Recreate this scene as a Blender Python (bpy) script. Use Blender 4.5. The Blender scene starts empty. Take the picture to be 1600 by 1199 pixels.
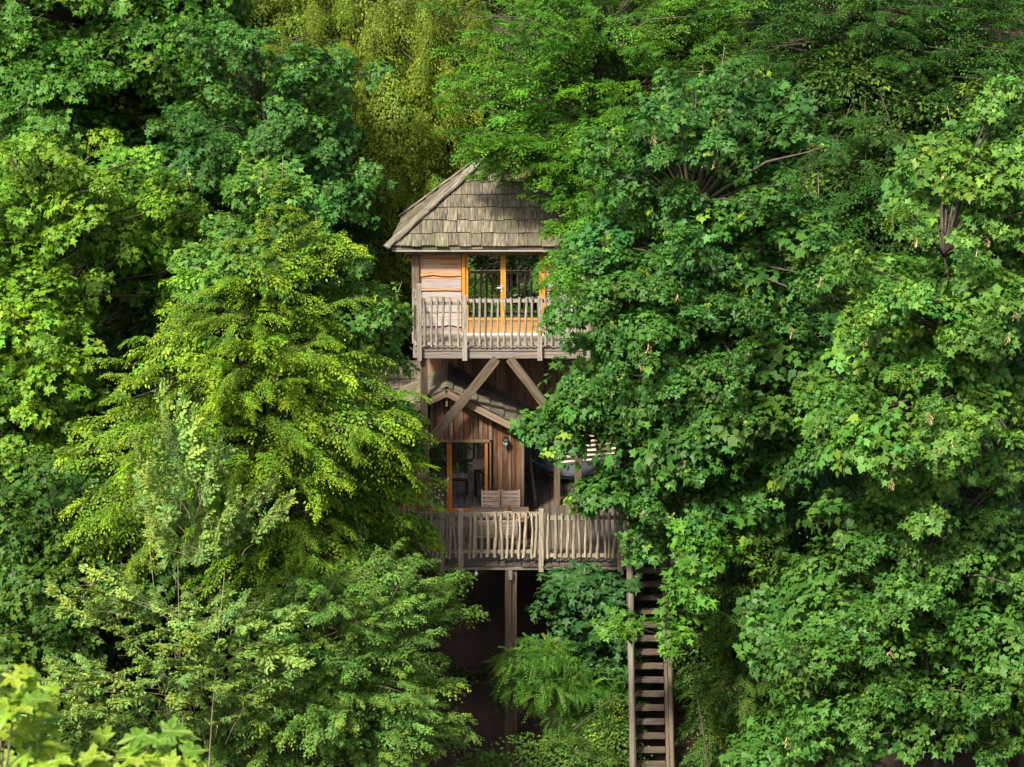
import bpy, math, random
import numpy as np
from mathutils import Vector, Matrix

SC = bpy.context.scene
COL = SC.collection
RNG = np.random.default_rng(11)
random.seed(11)

# ------------------------------------------------------------------ camera
TH = math.radians(16.5)
F = 4410.0                                    # focal length in pixels of the 1600 px wide photograph
CAM = Vector((0.0, -67.1, 23.5))
cam_d = bpy.data.cameras.new('camera'); cam = bpy.data.objects.new('camera', cam_d); COL.objects.link(cam)
cam.location = CAM; cam.rotation_euler = (math.pi / 2 - TH, 0, 0)
cam_d.sensor_width = 36; cam_d.lens = F / 1600 * 36
cam_d.clip_start = 0.5; cam_d.clip_end = 2000
cam_d.dof.use_dof = True; cam_d.dof.focus_distance = 68; cam_d.dof.aperture_fstop = 9
SC.camera = cam
SC.render.resolution_x, SC.render.resolution_y = 1024, 767

# ------------------------------------------------------------------ light
SUN = Vector((-0.34, -0.58, 0.74)).normalized()
w = bpy.data.worlds.new('World'); SC.world = w; w.use_nodes = True
nt = w.node_tree; nt.nodes.clear()
sky = nt.nodes.new('ShaderNodeTexSky'); sky.sky_type = 'NISHITA'; sky.sun_disc = False; sky.dust_density = 4.0; sky.ozone_density = 0.2; sky.air_density = 0.8
sky.sun_elevation = math.asin(SUN.z); sky.sun_rotation = math.atan2(SUN.x, SUN.y)
bg = nt.nodes.new('ShaderNodeBackground'); bg.inputs[1].default_value = 0.125
wo = nt.nodes.new('ShaderNodeOutputWorld')
nt.links.new(sky.outputs[0], bg.inputs[0]); nt.links.new(bg.outputs[0], wo.inputs[0])
sl = bpy.data.lights.new('sun', 'SUN'); sl.energy = 4.4; sl.angle = math.radians(6); sl.color = (1.0, 0.94, 0.80)
so = bpy.data.objects.new('sun', sl); COL.objects.link(so); so.rotation_euler = SUN.to_track_quat('Z', 'Y').to_euler()
so.location = (-40, -40, 60)
SC.view_settings.view_transform = 'Standard'; SC.view_settings.look = 'None'
SC.view_settings.gamma = 1; SC.view_settings.use_curve_mapping = False
SC.view_settings.exposure = 1.25
cy = SC.cycles
cy.max_bounces = 7; cy.diffuse_bounces = 3; cy.glossy_bounces = 3; cy.transmission_bounces = 5; cy.transparent_max_bounces = 6
cy.use_adaptive_sampling = True; cy.adaptive_threshold = 0.01
cy.use_denoising = True
cy.sample_clamp_indirect = 4
cy.caustics_reflective = False; cy.caustics_refractive = False

# ------------------------------------------------------------------ helpers
ct, st = math.cos(TH), math.sin(TH)
def W(px, py, y):
    """the point of the vertical plane at depth y that stands at photo pixel (px, py)"""
    up = 599.5 - py
    ry = F * ct + up * st; rz = -F * st + up * ct
    t = (y - CAM.y) / ry
    return Vector((CAM.x + (px - 800) * t, y, CAM.z + rz * t))
def X(px, y, py=600): return W(px, py, y).x
def Z(py, y): return W(800, py, y).z
def project(P):
    d = P - np.array(CAM)
    fw = d[:, 1] * ct - d[:, 2] * st; u = d[:, 1] * st + d[:, 2] * ct
    return 800 + F * d[:, 0] / fw, 599.5 - F * u / fw, fw

def ground_z(x, y):
    y = np.asarray(y, float); x = np.asarray(x, float)
    z = np.where(y > -3, -5.2 + 0.50 * (y + 3), -5.2 + 0.42 * (y + 3))
    z = np.where(y < -32, -17.4 + 0.02 * (y + 32), z)
    z = np.where(y < -40, -17.6 - 0.62 * (y + 40), z)
    z = np.minimum(z, 22 + 0.04 * np.abs(y))
    return z + 0.25 * np.sin(x * 0.7 + 1.3 * np.sin(y * 0.45)) + 0.12 * np.sin(y * 1.7 + x * 0.9)

WM = {}
def link(o, parent=None, M=None):
    M = M or Matrix.Identity(4)
    COL.objects.link(o)
    if parent is not None:
        o.parent = parent; o.matrix_parent_inverse = WM[parent.name].inverted()
    o.matrix_basis = M
    WM[o.name] = M.copy()
    return o
def tag(o, label=None, cat=None, group=None, kind=None):
    for k, v in (('label', label), ('category', cat), ('group', group), ('kind', kind)):
        if v: o[k] = v
    return o
def thing(name, label, cat, loc=(0, 0, 0), group=None, rz=0.0):
    o = bpy.data.objects.new(name, None)
    o.empty_display_size = 0.2
    link(o, None, Matrix.Translation(loc) @ Matrix.Rotation(rz, 4, 'Z'))
    return tag(o, label, cat, group)
def group_part(name, parent, loc=(0, 0, 0)):
    o = bpy.data.objects.new(name, None); o.empty_display_size = 0.1
    return link(o, parent, Matrix.Translation(loc))
def mesh(name, v, f, mat=None, smooth=False):
    me = bpy.data.meshes.new(name); me.from_pydata([tuple(p) for p in v], [], f)
    if mat: me.materials.append(mat)
    if smooth: me.polygons.foreach_set('use_smooth', [True] * len(me.polygons))
    me.update(); return me
def part(name, me, parent, M=None): return link(bpy.data.objects.new(name, me), parent, M)

# ---- materials
def new_mat(name):
    m = bpy.data.materials.new(name); m.use_nodes = True
    n = m.node_tree.nodes; n.clear()
    return m, n, m.node_tree.links
def wood(name, dark, light, grey=None, grain=(1.0, 13, 13), rough=0.8, vary=0.22, bump=0.5, greyamt=0.5, moss=0.0):
    m, n, l = new_mat(name)
    tc = n.new('ShaderNodeTexCoord'); oi = n.new('ShaderNodeObjectInfo')
    mul = n.new('ShaderNodeMath'); mul.operation = 'MULTIPLY'; mul.inputs[1].default_value = 61
    l.new(oi.outputs['Random'], mul.inputs[0])
    cx = n.new('ShaderNodeCombineXYZ'); l.new(mul.outputs[0], cx.inputs[0]); l.new(mul.outputs[0], cx.inputs[1]); l.new(mul.outputs[0], cx.inputs[2])
    mp = n.new('ShaderNodeMapping'); mp.inputs['Scale'].default_value = grain
    l.new(tc.outputs['Object'], mp.inputs['Vector']); l.new(cx.outputs[0], mp.inputs['Location'])
    n1 = n.new('ShaderNodeTexNoise'); n1.inputs['Scale'].default_value = 1.0; n1.inputs['Detail'].default_value = 7; n1.inputs['Roughness'].default_value = 0.62
    n1.inputs['Distortion'].default_value = 0.2
    l.new(mp.outputs[0], n1.inputs['Vector'])
    r1 = n.new('ShaderNodeValToRGB'); r1.color_ramp.elements[0].position = 0.34; r1.color_ramp.elements[1].position = 0.66
    r1.color_ramp.elements[0].color = (*dark, 1); r1.color_ramp.elements[1].color = (*light, 1)
    l.new(n1.outputs[0], r1.inputs[0])
    out = r1.outputs[0]
    if grey:
        mp2 = n.new('ShaderNodeMapping'); mp2.inputs['Scale'].default_value = (grain[0] * 0.9, grain[1] * 0.22, grain[2] * 0.22)
        l.new(tc.outputs['Object'], mp2.inputs['Vector']); l.new(cx.outputs[0], mp2.inputs['Location'])
        n2 = n.new('ShaderNodeTexNoise'); n2.inputs['Scale'].default_value = 1.3; n2.inputs['Detail'].default_value = 5
        l.new(mp2.outputs[0], n2.inputs['Vector'])
        r2 = n.new('ShaderNodeMapRange'); r2.inputs[1].default_value = 0.62 - 0.3 * greyamt; r2.inputs[2].default_value = 0.78 - 0.3 * greyamt
        l.new(n2.outputs[0], r2.inputs[0])
        mg = n.new('ShaderNodeMix'); mg.data_type = 'RGBA'; l.new(r2.outputs[0], mg.inputs[0]); l.new(out, mg.inputs[6]); mg.inputs[7].default_value = (*grey, 1)
        mm = n.new('ShaderNodeMix'); mm.data_type = 'RGBA'; mm.blend_type = 'MULTIPLY'; mm.inputs[0].default_value = 0.55
        sc = n.new('ShaderNodeMapRange'); sc.inputs[1].default_value = 0.3; sc.inputs[2].default_value = 0.65; sc.inputs[3].default_value = 0.25; sc.inputs[4].default_value = 1.1
        l.new(n1.outputs[0], sc.inputs[0]); l.new(mg.outputs[2], mm.inputs[6]); l.new(sc.outputs[0], mm.inputs[7])
        out = mm.outputs[2]
    if moss:
        gp = n.new('ShaderNodeNewGeometry'); nm = n.new('ShaderNodeTexNoise'); nm.inputs['Scale'].default_value = 1.7; nm.inputs['Detail'].default_value = 8; nm.inputs['Roughness'].default_value = 0.7
        l.new(gp.outputs['Position'], nm.inputs['Vector'])
        rm = n.new('ShaderNodeMapRange'); rm.inputs[1].default_value = 0.50; rm.inputs[2].default_value = 0.68; rm.inputs[3].default_value = 0.0; rm.inputs[4].default_value = moss; l.new(nm.outputs[0], rm.inputs[0])
        mo = n.new('ShaderNodeMix'); mo.data_type = 'RGBA'; l.new(rm.outputs[0], mo.inputs[0]); l.new(out, mo.inputs[6]); mo.inputs[7].default_value = (0.055, 0.062, 0.018, 1); out = mo.outputs[2]
    hv = n.new('ShaderNodeHueSaturation')
    mr = n.new('ShaderNodeMapRange'); mr.inputs[3].default_value = 1 - vary; mr.inputs[4].default_value = 1 + vary
    l.new(oi.outputs['Random'], mr.inputs[0]); l.new(mr.outputs[0], hv.inputs['Value']); l.new(out, hv.inputs['Color'])
    b = n.new('ShaderNodeBsdfPrincipled'); b.inputs['Roughness'].default_value = rough; b.inputs['Specular IOR Level'].default_value = 0.25
    l.new(hv.outputs[0], b.inputs['Base Color'])
    bp = n.new('ShaderNodeBump'); bp.inputs['Strength'].default_value = bump; bp.inputs['Distance'].default_value = 0.01
    l.new(n1.outputs[0], bp.inputs['Height']); l.new(bp.outputs[0], b.inputs['Normal'])
    o = n.new('ShaderNodeOutputMaterial'); l.new(b.outputs[0], o.inputs[0])
    return m
def plain(name, col, rough=0.5, metal=0.0, noise=0.0):
    m, n, l = new_mat(name)
    b = n.new('ShaderNodeBsdfPrincipled'); b.inputs['Base Color'].default_value = (*col, 1); b.inputs['Roughness'].default_value = rough; b.inputs['Metallic'].default_value = metal
    if noise:
        tc = n.new('ShaderNodeTexCoord'); t = n.new('ShaderNodeTexNoise'); t.inputs['Scale'].default_value = 6; t.inputs['Detail'].default_value = 6
        l.new(tc.outputs['Object'], t.inputs['Vector'])
        r = n.new('ShaderNodeValToRGB'); r.color_ramp.elements[0].position = 0.3; r.color_ramp.elements[1].position = 0.7
        r.color_ramp.elements[0].color = (*[c * (1 - noise) for c in col], 1); r.color_ramp.elements[1].color = (*[c * (1 + noise) for c in col], 1)
        l.new(t.outputs[0], r.inputs[0]); l.new(r.outputs[0], b.inputs['Base Color'])
    o = n.new('ShaderNodeOutputMaterial'); l.new(b.outputs[0], o.inputs[0])
    return m
def glass_mat(name, tint, refl):
    m, n, l = new_mat(name)
    g = n.new('ShaderNodeBsdfGlossy'); g.inputs['Roughness'].default_value = 0.004; g.inputs['Color'].default_value = (0.92, 0.97, 0.96, 1)
    t = n.new('ShaderNodeBsdfTransparent'); t.inputs['Color'].default_value = (*tint, 1)
    fr = n.new('ShaderNodeLayerWeight'); fr.inputs[0].default_value = 0.35
    mr = n.new('ShaderNodeMapRange'); mr.inputs[3].default_value = refl; mr.inputs[4].default_value = 1.0
    l.new(fr.outputs['Fresnel'], mr.inputs[0])
    mx = n.new('ShaderNodeMixShader'); l.new(mr.outputs[0], mx.inputs[0]); l.new(t.outputs[0], mx.inputs[1]); l.new(g.outputs[0], mx.inputs[2])
    o = n.new('ShaderNodeOutputMaterial'); l.new(mx.outputs[0], o.inputs[0])
    return m
def vein_mix(n, l, col):
    tc = n.new('ShaderNodeTexCoord'); sp = n.new('ShaderNodeSeparateXYZ'); l.new(tc.outputs['Object'], sp.inputs[0])
    a = n.new('ShaderNodeMath'); a.operation = 'ARCTAN2'; l.new(sp.outputs[0], a.inputs[0]); l.new(sp.outputs[1], a.inputs[1])
    m1 = n.new('ShaderNodeMath'); m1.operation = 'MULTIPLY'; m1.inputs[1].default_value = 4.3; l.new(a.outputs[0], m1.inputs[0])
    c = n.new('ShaderNodeMath'); c.operation = 'COSINE'; l.new(m1.outputs[0], c.inputs[0])
    r = n.new('ShaderNodeMapRange'); r.inputs[1].default_value = 0.93; r.inputs[2].default_value = 1.0; r.inputs[3].default_value = 0.0; r.inputs[4].default_value = 0.45; l.new(c.outputs[0], r.inputs[0])
    ns = n.new('ShaderNodeTexNoise'); ns.inputs['Scale'].default_value = 5; ns.inputs['Detail'].default_value = 4; l.new(tc.outputs['Object'], ns.inputs['Vector'])
    v = n.new('ShaderNodeMapRange'); v.inputs[1].default_value = 0.3; v.inputs[2].default_value = 0.7; v.inputs[3].default_value = 0.7; v.inputs[4].default_value = 1.2; l.new(ns.outputs[0], v.inputs[0])
    sc = n.new('ShaderNodeVectorMath'); sc.operation = 'SCALE'; l.new(col, sc.inputs[0]); l.new(v.outputs[0], sc.inputs['Scale'])
    mx = n.new('ShaderNodeMix'); mx.data_type = 'RGBA'; l.new(r.outputs[0], mx.inputs[0]); l.new(sc.outputs[0], mx.inputs[6]); mx.inputs[7].default_value = (0.42, 0.48, 0.16, 1)
    return mx
def leaf_mat(name, veins=False, trans=0.38, warm=(1.05, 1.25, 0.35), rough=0.48, spec=0.22):
    m, n, l = new_mat(name)
    at0 = n.new('ShaderNodeAttribute'); at0.attribute_name = 'tint'; oc = n.new('ShaderNodeObjectInfo')
    at = n.new('ShaderNodeMix'); at.data_type = 'RGBA'; at.blend_type = 'MULTIPLY'; at.inputs[0].default_value = 1
    l.new(at0.outputs[0], at.inputs[6]); l.new(oc.outputs['Color'], at.inputs[7])
    if veins: at = vein_mix(n, l, at.outputs[2])
    geo = n.new('ShaderNodeNewGeometry')
    back = n.new('ShaderNodeMix'); back.data_type = 'RGBA'; back.blend_type = 'MIX'
    pale = n.new('ShaderNodeMix'); pale.data_type = 'RGBA'; pale.inputs[0].default_value = 0.22
    l.new(at.outputs[2], pale.inputs[6]); pale.inputs[7].default_value = (0.16, 0.22, 0.13, 1)
    l.new(geo.outputs['Backfacing'], back.inputs[0]); l.new(at.outputs[2], back.inputs[6]); l.new(pale.outputs[2], back.inputs[7])
    b = n.new('ShaderNodeBsdfPrincipled'); b.inputs['Roughness'].default_value = rough; b.inputs['Specular IOR Level'].default_value = spec
    l.new(back.outputs[2], b.inputs['Base Color'])
    tr = n.new('ShaderNodeBsdfTranslucent')
    vm = n.new('ShaderNodeVectorMath'); vm.operation = 'MULTIPLY'; vm.inputs[1].default_value = warm
    l.new(at.outputs[2], vm.inputs[0]); l.new(vm.outputs[0], tr.inputs[0])
    mx = n.new('ShaderNodeMixShader'); mx.inputs[0].default_value = trans
    l.new(b.outputs[0], mx.inputs[1]); l.new(tr.outputs[0], mx.inputs[2])
    o = n.new('ShaderNodeOutputMaterial'); l.new(mx.outputs[0], o.inputs[0])
    return m

G_UNIT = (1.0, 11, 11)
M_SHINGLE = wood('weathered_shingle', (0.016, 0.013, 0.009), (0.196, 0.162, 0.116), grey=(0.098, 0.093, 0.061), grain=(1.6, 34, 34), vary=0.25, bump=0.9, moss=0.60)
M_SHINGLE_DARK = wood('mossy_shingle', (0.072, 0.058, 0.043), (0.178, 0.149, 0.111), grey=(0.136, 0.123, 0.085), grain=(2.0, 22, 22), vary=0.2, bump=0.8, moss=0.60)
M_HIP = wood('hip_board', (0.068, 0.056, 0.043), (0.230, 0.196, 0.153), grey=(0.212, 0.200, 0.153), grain=(3, 7, 7), bump=0.8, moss=0.50)
M_PLANK_GREY = wood('grey_larch', (0.139, 0.090, 0.070), (0.344, 0.262, 0.221), grey=(0.328, 0.287, 0.262), grain=(0.9, 11, 11), vary=0.12, greyamt=1.0)
M_PLANK_ORANGE = wood('orange_larch', (0.323, 0.128, 0.051), (0.468, 0.230, 0.102), grey=(0.391, 0.281, 0.212), grain=(0.9, 11, 11), vary=0.1, greyamt=0.55)
M_FRAME = wood('varnished_frame', (0.36, 0.15, 0.024), (0.50, 0.24, 0.045), grain=(1.0, 5, 5), vary=0.05, rough=0.45, bump=0.1)
M_PANEL = wood('door_panel', (0.26, 0.13, 0.035), (0.36, 0.20, 0.06), grain=(1.0, 5, 5), vary=0.05, rough=0.5, bump=0.1)
M_FRAME_DARK = wood('amber_frame', (0.34, 0.115, 0.02), (0.44, 0.16, 0.03), grain=(1.0, 5, 5), vary=0.05, rough=0.45, bump=0.1)
M_RAIL = wood('bare_rail_wood', (0.120, 0.097, 0.075), (0.350, 0.304, 0.253), grey=(0.248, 0.230, 0.198), grain=(3.0, 5, 5), vary=0.22, bump=0.6, moss=0.30)
M_BEAM = wood('beam_timber', (0.146, 0.113, 0.089), (0.279, 0.232, 0.192), grey=(0.199, 0.185, 0.176), grain=(5, 6, 6), vary=0.1, bump=0.6)
M_POST = wood('post_timber', (0.055, 0.038, 0.023), (0.155, 0.112, 0.072), grey=(0.112, 0.092, 0.068), grain=(4, 5, 5), vary=0.15, bump=0.7, moss=0.35)
M_GABLE = wood('red_brown_board', (0.069, 0.026, 0.013), (0.179, 0.079, 0.033), grey=(0.158, 0.103, 0.065), grain=(1.4, 7, 7), vary=0.3, bump=0.6, greyamt=0.45)
M_BATTEN = wood('batten_board', (0.118, 0.065, 0.036), (0.204, 0.132, 0.079), grey=(0.182, 0.140, 0.097), grain=(1.4, 5, 5), vary=0.2, bump=0.5)
M_BASEWALL = wood('dark_board', (0.11, 0.050, 0.028), (0.27, 0.135, 0.072), grey=(0.24, 0.16, 0.11), grain=(1.2, 6, 6), vary=0.3, bump=0.5)
M_DECK = wood('deck_board', (0.10, 0.082, 0.066), (0.23, 0.195, 0.16), grey=(0.18, 0.17, 0.15), grain=(2.5, 5, 5), vary=0.18, bump=0.5, moss=0.30)
M_TERRACE = wood('terrace_board', (0.045, 0.034, 0.026), (0.115, 0.09, 0.07), grey=(0.085, 0.076, 0.065), grain=(2.5, 5, 5), vary=0.22, bump=0.5)  # darker version of deck_board: shade and age both put into the colour
M_RAIL_PALE = wood('pale_rail_wood', (0.180, 0.139, 0.094), (0.410, 0.344, 0.254), grey=(0.295, 0.262, 0.197), grain=(3.0, 5, 5), vary=0.2, bump=0.6, moss=0.30)
M_CHAIR = wood('teak_slat', (0.27, 0.19, 0.135), (0.47, 0.37, 0.29), grey=(0.42, 0.35, 0.29), grain=(1.2, 4, 4), vary=0.15, bump=0.4)
M_TABLE = wood('table_wood', (0.120, 0.080, 0.048), (0.216, 0.152, 0.096), grey=(0.208, 0.168, 0.128), grain=(1.6, 5, 5), vary=0.15)
M_BARGE = wood('barge_board', (0.139, 0.089, 0.058), (0.243, 0.171, 0.116), grey=(0.208, 0.156, 0.116), grain=(2, 5, 5), vary=0.1)
M_TREAD = wood('tread_wood', (0.050, 0.034, 0.025), (0.095, 0.070, 0.053), grey=(0.076, 0.060, 0.051), grain=(1.5, 4, 4), vary=0.2, moss=0.30)
M_GLASS = glass_mat('door_glass', (0.5, 0.58, 0.56), 0.52)
M_METAL = plain('pale_steel', (0.62, 0.62, 0.63), 0.4)
M_BLACK = plain('black_metal', (0.012, 0.012, 0.013), 0.35)
M_LANTERN_GLASS = plain('lantern_glass', (0.25, 0.3, 0.32), 0.08)
M_TUB = plain('grey_tub_plastic', (0.24, 0.265, 0.30), 0.45, 0, 0.12)
M_HOOP = plain('dark_hoop', (0.03, 0.035, 0.04), 0.4)
M_HOSE = plain('blue_hose', (0.05, 0.16, 0.30), 0.4)
M_BOTTLE = plain('brown_glass', (0.085, 0.025, 0.006), 0.08)
M_AMBER = plain('amber_glass', (0.28, 0.13, 0.015), 0.08)
M_LABEL = plain('paper_label', (0.80, 0.78, 0.72), 0.6)
M_WHITE = plain('white_globe', (0.8, 0.8, 0.78), 0.3)
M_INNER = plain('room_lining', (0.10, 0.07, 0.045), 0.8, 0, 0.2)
M_KEYS = plain('maple_keys', (0.30, 0.20, 0.08), 0.6, 0, 0.3)
M_TWIG = wood('twig_bark', (0.098, 0.075, 0.045), (0.225, 0.188, 0.128), grain=(8, 3, 3), vary=0.1)
M_BARK = wood('tree_bark', (0.027, 0.022, 0.016), (0.084, 0.066, 0.048), grain=(9, 9, 1.5), vary=0.2, bump=1.0)
M_LEAF = leaf_mat('leaf_blade')
M_LEAF_SMALL = leaf_mat('small_leaf_blade', trans=0.42, warm=(1.12, 1.25, 0.32), rough=0.52, spec=0.2)
M_LEAF_NEAR = leaf_mat('near_leaf_blade', veins=True, trans=0.5, warm=(1.1, 1.15, 0.3))

# ---- board meshes: unit boxes with worn edges, x is the long axis
def board_mesh(seed, segs=4, wav=0.02, mat=None, waney=0.0, name='board'):
    r = random.Random(seed); v, f = [], []
    ph = r.uniform(0, 6)
    for i in range(segs + 1):
        x = -0.5 + i / segs
        lo = waney * (math.sin(ph + 5.5 * i / segs * 1.7) + 0.6 * math.sin(ph * 2 + 13.0 * i / segs)) if waney else 0
        for (y, z) in ((-0.5, -0.5), (0.5, -0.5), (0.5, 0.5), (-0.5, 0.5)):
            yy = y + r.uniform(-wav, wav) + (lo if y < 0 else 0); zz = z + r.uniform(-wav, wav)
            v.append((x + (r.uniform(-0.003, 0.003) if 0 < i < segs else 0), yy, zz))
    for i in range(segs):
        a = 4 * i
        for k in range(4):
            b = (k + 1) % 4
            f.append((a + k, a + b, a + 4 + b, a + 4 + k))
    f.append((0, 3, 2, 1)); e = 4 * segs; f.append((e, e + 1, e + 2, e + 3))
    return mesh(name, v, [tuple(reversed(q)) for q in f], mat)
def pole_mesh(seed, segs=6, sides=7, wob=0.5, taper=0.12, mat=None, name='pole'):
    r = random.Random(seed); v, f = [], []
    p1, p2 = r.uniform(0, 6), r.uniform(0, 6); a1 = r.uniform(0.4, 1) * wob; flat = r.uniform(0.75, 1)
    for i in range(segs + 1):
        t = i / segs
        oy = 0.45 * a1 * math.sin(p1 + 3.0 * t) + r.uniform(-0.22, 0.22) * wob
        oz = 0.3 * a1 * math.sin(p2 + 3.4 * t)
        rad = 0.5 * (1 - taper * t) * r.uniform(0.88, 1.1)
        for k in range(sides):
            a = 2 * math.pi * k / sides + p1
            v.append((-0.5 + t, oy + rad * math.cos(a) * r.uniform(0.92, 1.05), oz + rad * flat * math.sin(a)))
    for i in range(segs):
        for k in range(sides):
            b = (k + 1) % sides
            f.append((i * sides + k, i * sides + b, (i + 1) * sides + b, (i + 1) * sides + k))
    f.append(tuple(range(sides))); f.append(tuple(reversed(range(segs * sides, segs * sides + sides))))
    return mesh(name, v, [tuple(reversed(q)) for q in f], mat, smooth=True)
_bank = {}
def bank(kind, mat, n=5, **kw):
    key = (kind, mat.name, tuple(sorted(kw.items())))
    if key not in _bank:
        fn = board_mesh if kind == 'board' else pole_mesh
        _bank[key] = [fn(random.randrange(10**6), mat=mat, name=kind, **kw) for _ in range(n)]
    return random.choice(_bank[key])
def frame_m(p0, p1, side, wd, th):
    p0, p1 = Vector(p0), Vector(p1); ax = p1 - p0; L = ax.length; ax.normalize()
    s = Vector(side); s = (s - ax * s.dot(ax)).normalized(); nn = ax.cross(s)
    M = Matrix(((ax.x * L, s.x * wd, nn.x * th, 0), (ax.y * L, s.y * wd, nn.y * th, 0), (ax.z * L, s.z * wd, nn.z * th, 0), (0, 0, 0, 1)))
    M.translation = (p0 + p1) / 2
    return M
def plank(name, p0, p1, side, wd, th, mat, parent, **kw):
    """a board from p0 to p1, wd wide along side, th thick"""
    kw.setdefault('wav', 0.02)
    return part(name, bank('board', mat, **kw), parent, frame_m(p0, p1, side, wd, th))
def pole(name, p0, p1, d, mat, parent, side=(1, 0, 0), **kw):
    return part(name, bank('pole', mat, n=8, **kw), parent, frame_m(p0, p1, side, d, d))
def boxv(v, f, c, s, R=None):
    a = len(v)
    for x in (-1, 1):
        for y in (-1, 1):
            for z in (-1, 1):
                p = Vector((x * s[0] / 2, y * s[1] / 2, z * s[2] / 2))
                if R: p = R @ p
                v.append(Vector(c) + p)
    for q in ((0, 1, 3, 2), (4, 6, 7, 5), (0, 4, 5, 1), (2, 3, 7, 6), (0, 2, 6, 4), (1, 5, 7, 3)):
        f.append(tuple(a + i for i in q))
def lathe(name, prof, mat, sides=16, smooth=True):
    v, f = [], []
    for (r, z) in prof:
        for k in range(sides):
            a = 2 * math.pi * k / sides; v.append((r * math.cos(a), r * math.sin(a), z))
    for i in range(len(prof) - 1):
        for k in range(sides):
            b = (k + 1) % sides; f.append((i * sides + k, i * sides + b, (i + 1) * sides + b, (i + 1) * sides + k))
    f.append(tuple(reversed(range(sides)))); e = (len(prof) - 1) * sides; f.append(tuple(range(e, e + sides)))
    return mesh(name, v, f, mat, smooth)
def tube(v, f, pts, rads, sides=6):
    pts = [Vector(p) for p in pts]; base = len(v)
    for i, p in enumerate(pts):
        d = (pts[min(i + 1, len(pts) - 1)] - pts[max(i - 1, 0)]).normalized()
        a = d.cross(Vector((0.3, 1, 0.1))).normalized(); b = d.cross(a)
        for k in range(sides):
            t = 2 * math.pi * k / sides; v.append(p + (a * math.cos(t) + b * math.sin(t)) * rads[i])
    for i in range(len(pts) - 1):
        for k in range(sides):
            c = (k + 1) % sides
            f.append((base + i * sides + k, base + i * sides + c, base + (i + 1) * sides + c, base + (i + 1) * sides + k))
    f.append(tuple(base + k for k in reversed(range(sides)))); e = base + (len(pts) - 1) * sides; f.append(tuple(e + k for k in range(sides)))

# ------------------------------------------------------------------ the ground
def build_ground():
    ys = np.concatenate([np.linspace(-160, -20, 29), np.linspace(-18, 30, 61), np.linspace(34, 260, 30)])
    xs = np.concatenate([np.linspace(-160, -24, 18), np.linspace(-22, 22, 56), np.linspace(24, 160, 18)])
    gx, gy = np.meshgrid(xs, ys); gz = ground_z(gx, gy) + 0.12 * RNG.standard_normal(gx.shape)
    v = np.stack([gx, gy, gz], -1).reshape(-1, 3); nx = len(xs); f = []
    for j in range(len(ys) - 1):
        for i in range(nx - 1): f.append((j * nx + i, j * nx + i + 1, (j + 1) * nx + i + 1, (j + 1) * nx + i))
    m, n, l = new_mat('forest_soil')
    tc = n.new('ShaderNodeTexCoord'); t = n.new('ShaderNodeTexNoise'); t.inputs['Scale'].default_value = 1.1; t.inputs['Detail'].default_value = 9; t.inputs['Roughness'].default_value = 0.7
    l.new(tc.outputs['Object'], t.inputs['Vector'])
    r = n.new('ShaderNodeValToRGB'); e = r.color_ramp.elements
    e[0].position = 0.3; e[0].color = (0.012, 0.009, 0.006, 1); e[1].position = 0.74; e[1].color = (0.060, 0.032, 0.020, 1)
    l.new(t.outputs[0], r.inputs[0])
    b = n.new('ShaderNodeBsdfPrincipled'); b.inputs['Roughness'].default_value = 0.95; l.new(r.outputs[0], b.inputs['Base Color'])
    bp = n.new('ShaderNodeBump'); bp.inputs['Strength'].default_value = 0.8; bp.inputs['Distance'].default_value = 0.2; l.new(t.outputs[0], bp.inputs['Height']); l.new(bp.outputs[0], b.inputs['Normal'])
    o = n.new('ShaderNodeOutputMaterial'); l.new(b.outputs[0], o.inputs[0])
    g = part('hillside', mesh('hillside', v, f, m, True), None); tag(g, 'bare brown earth of the steep wooded hillside', 'ground', kind='structure')
build_ground()

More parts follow.
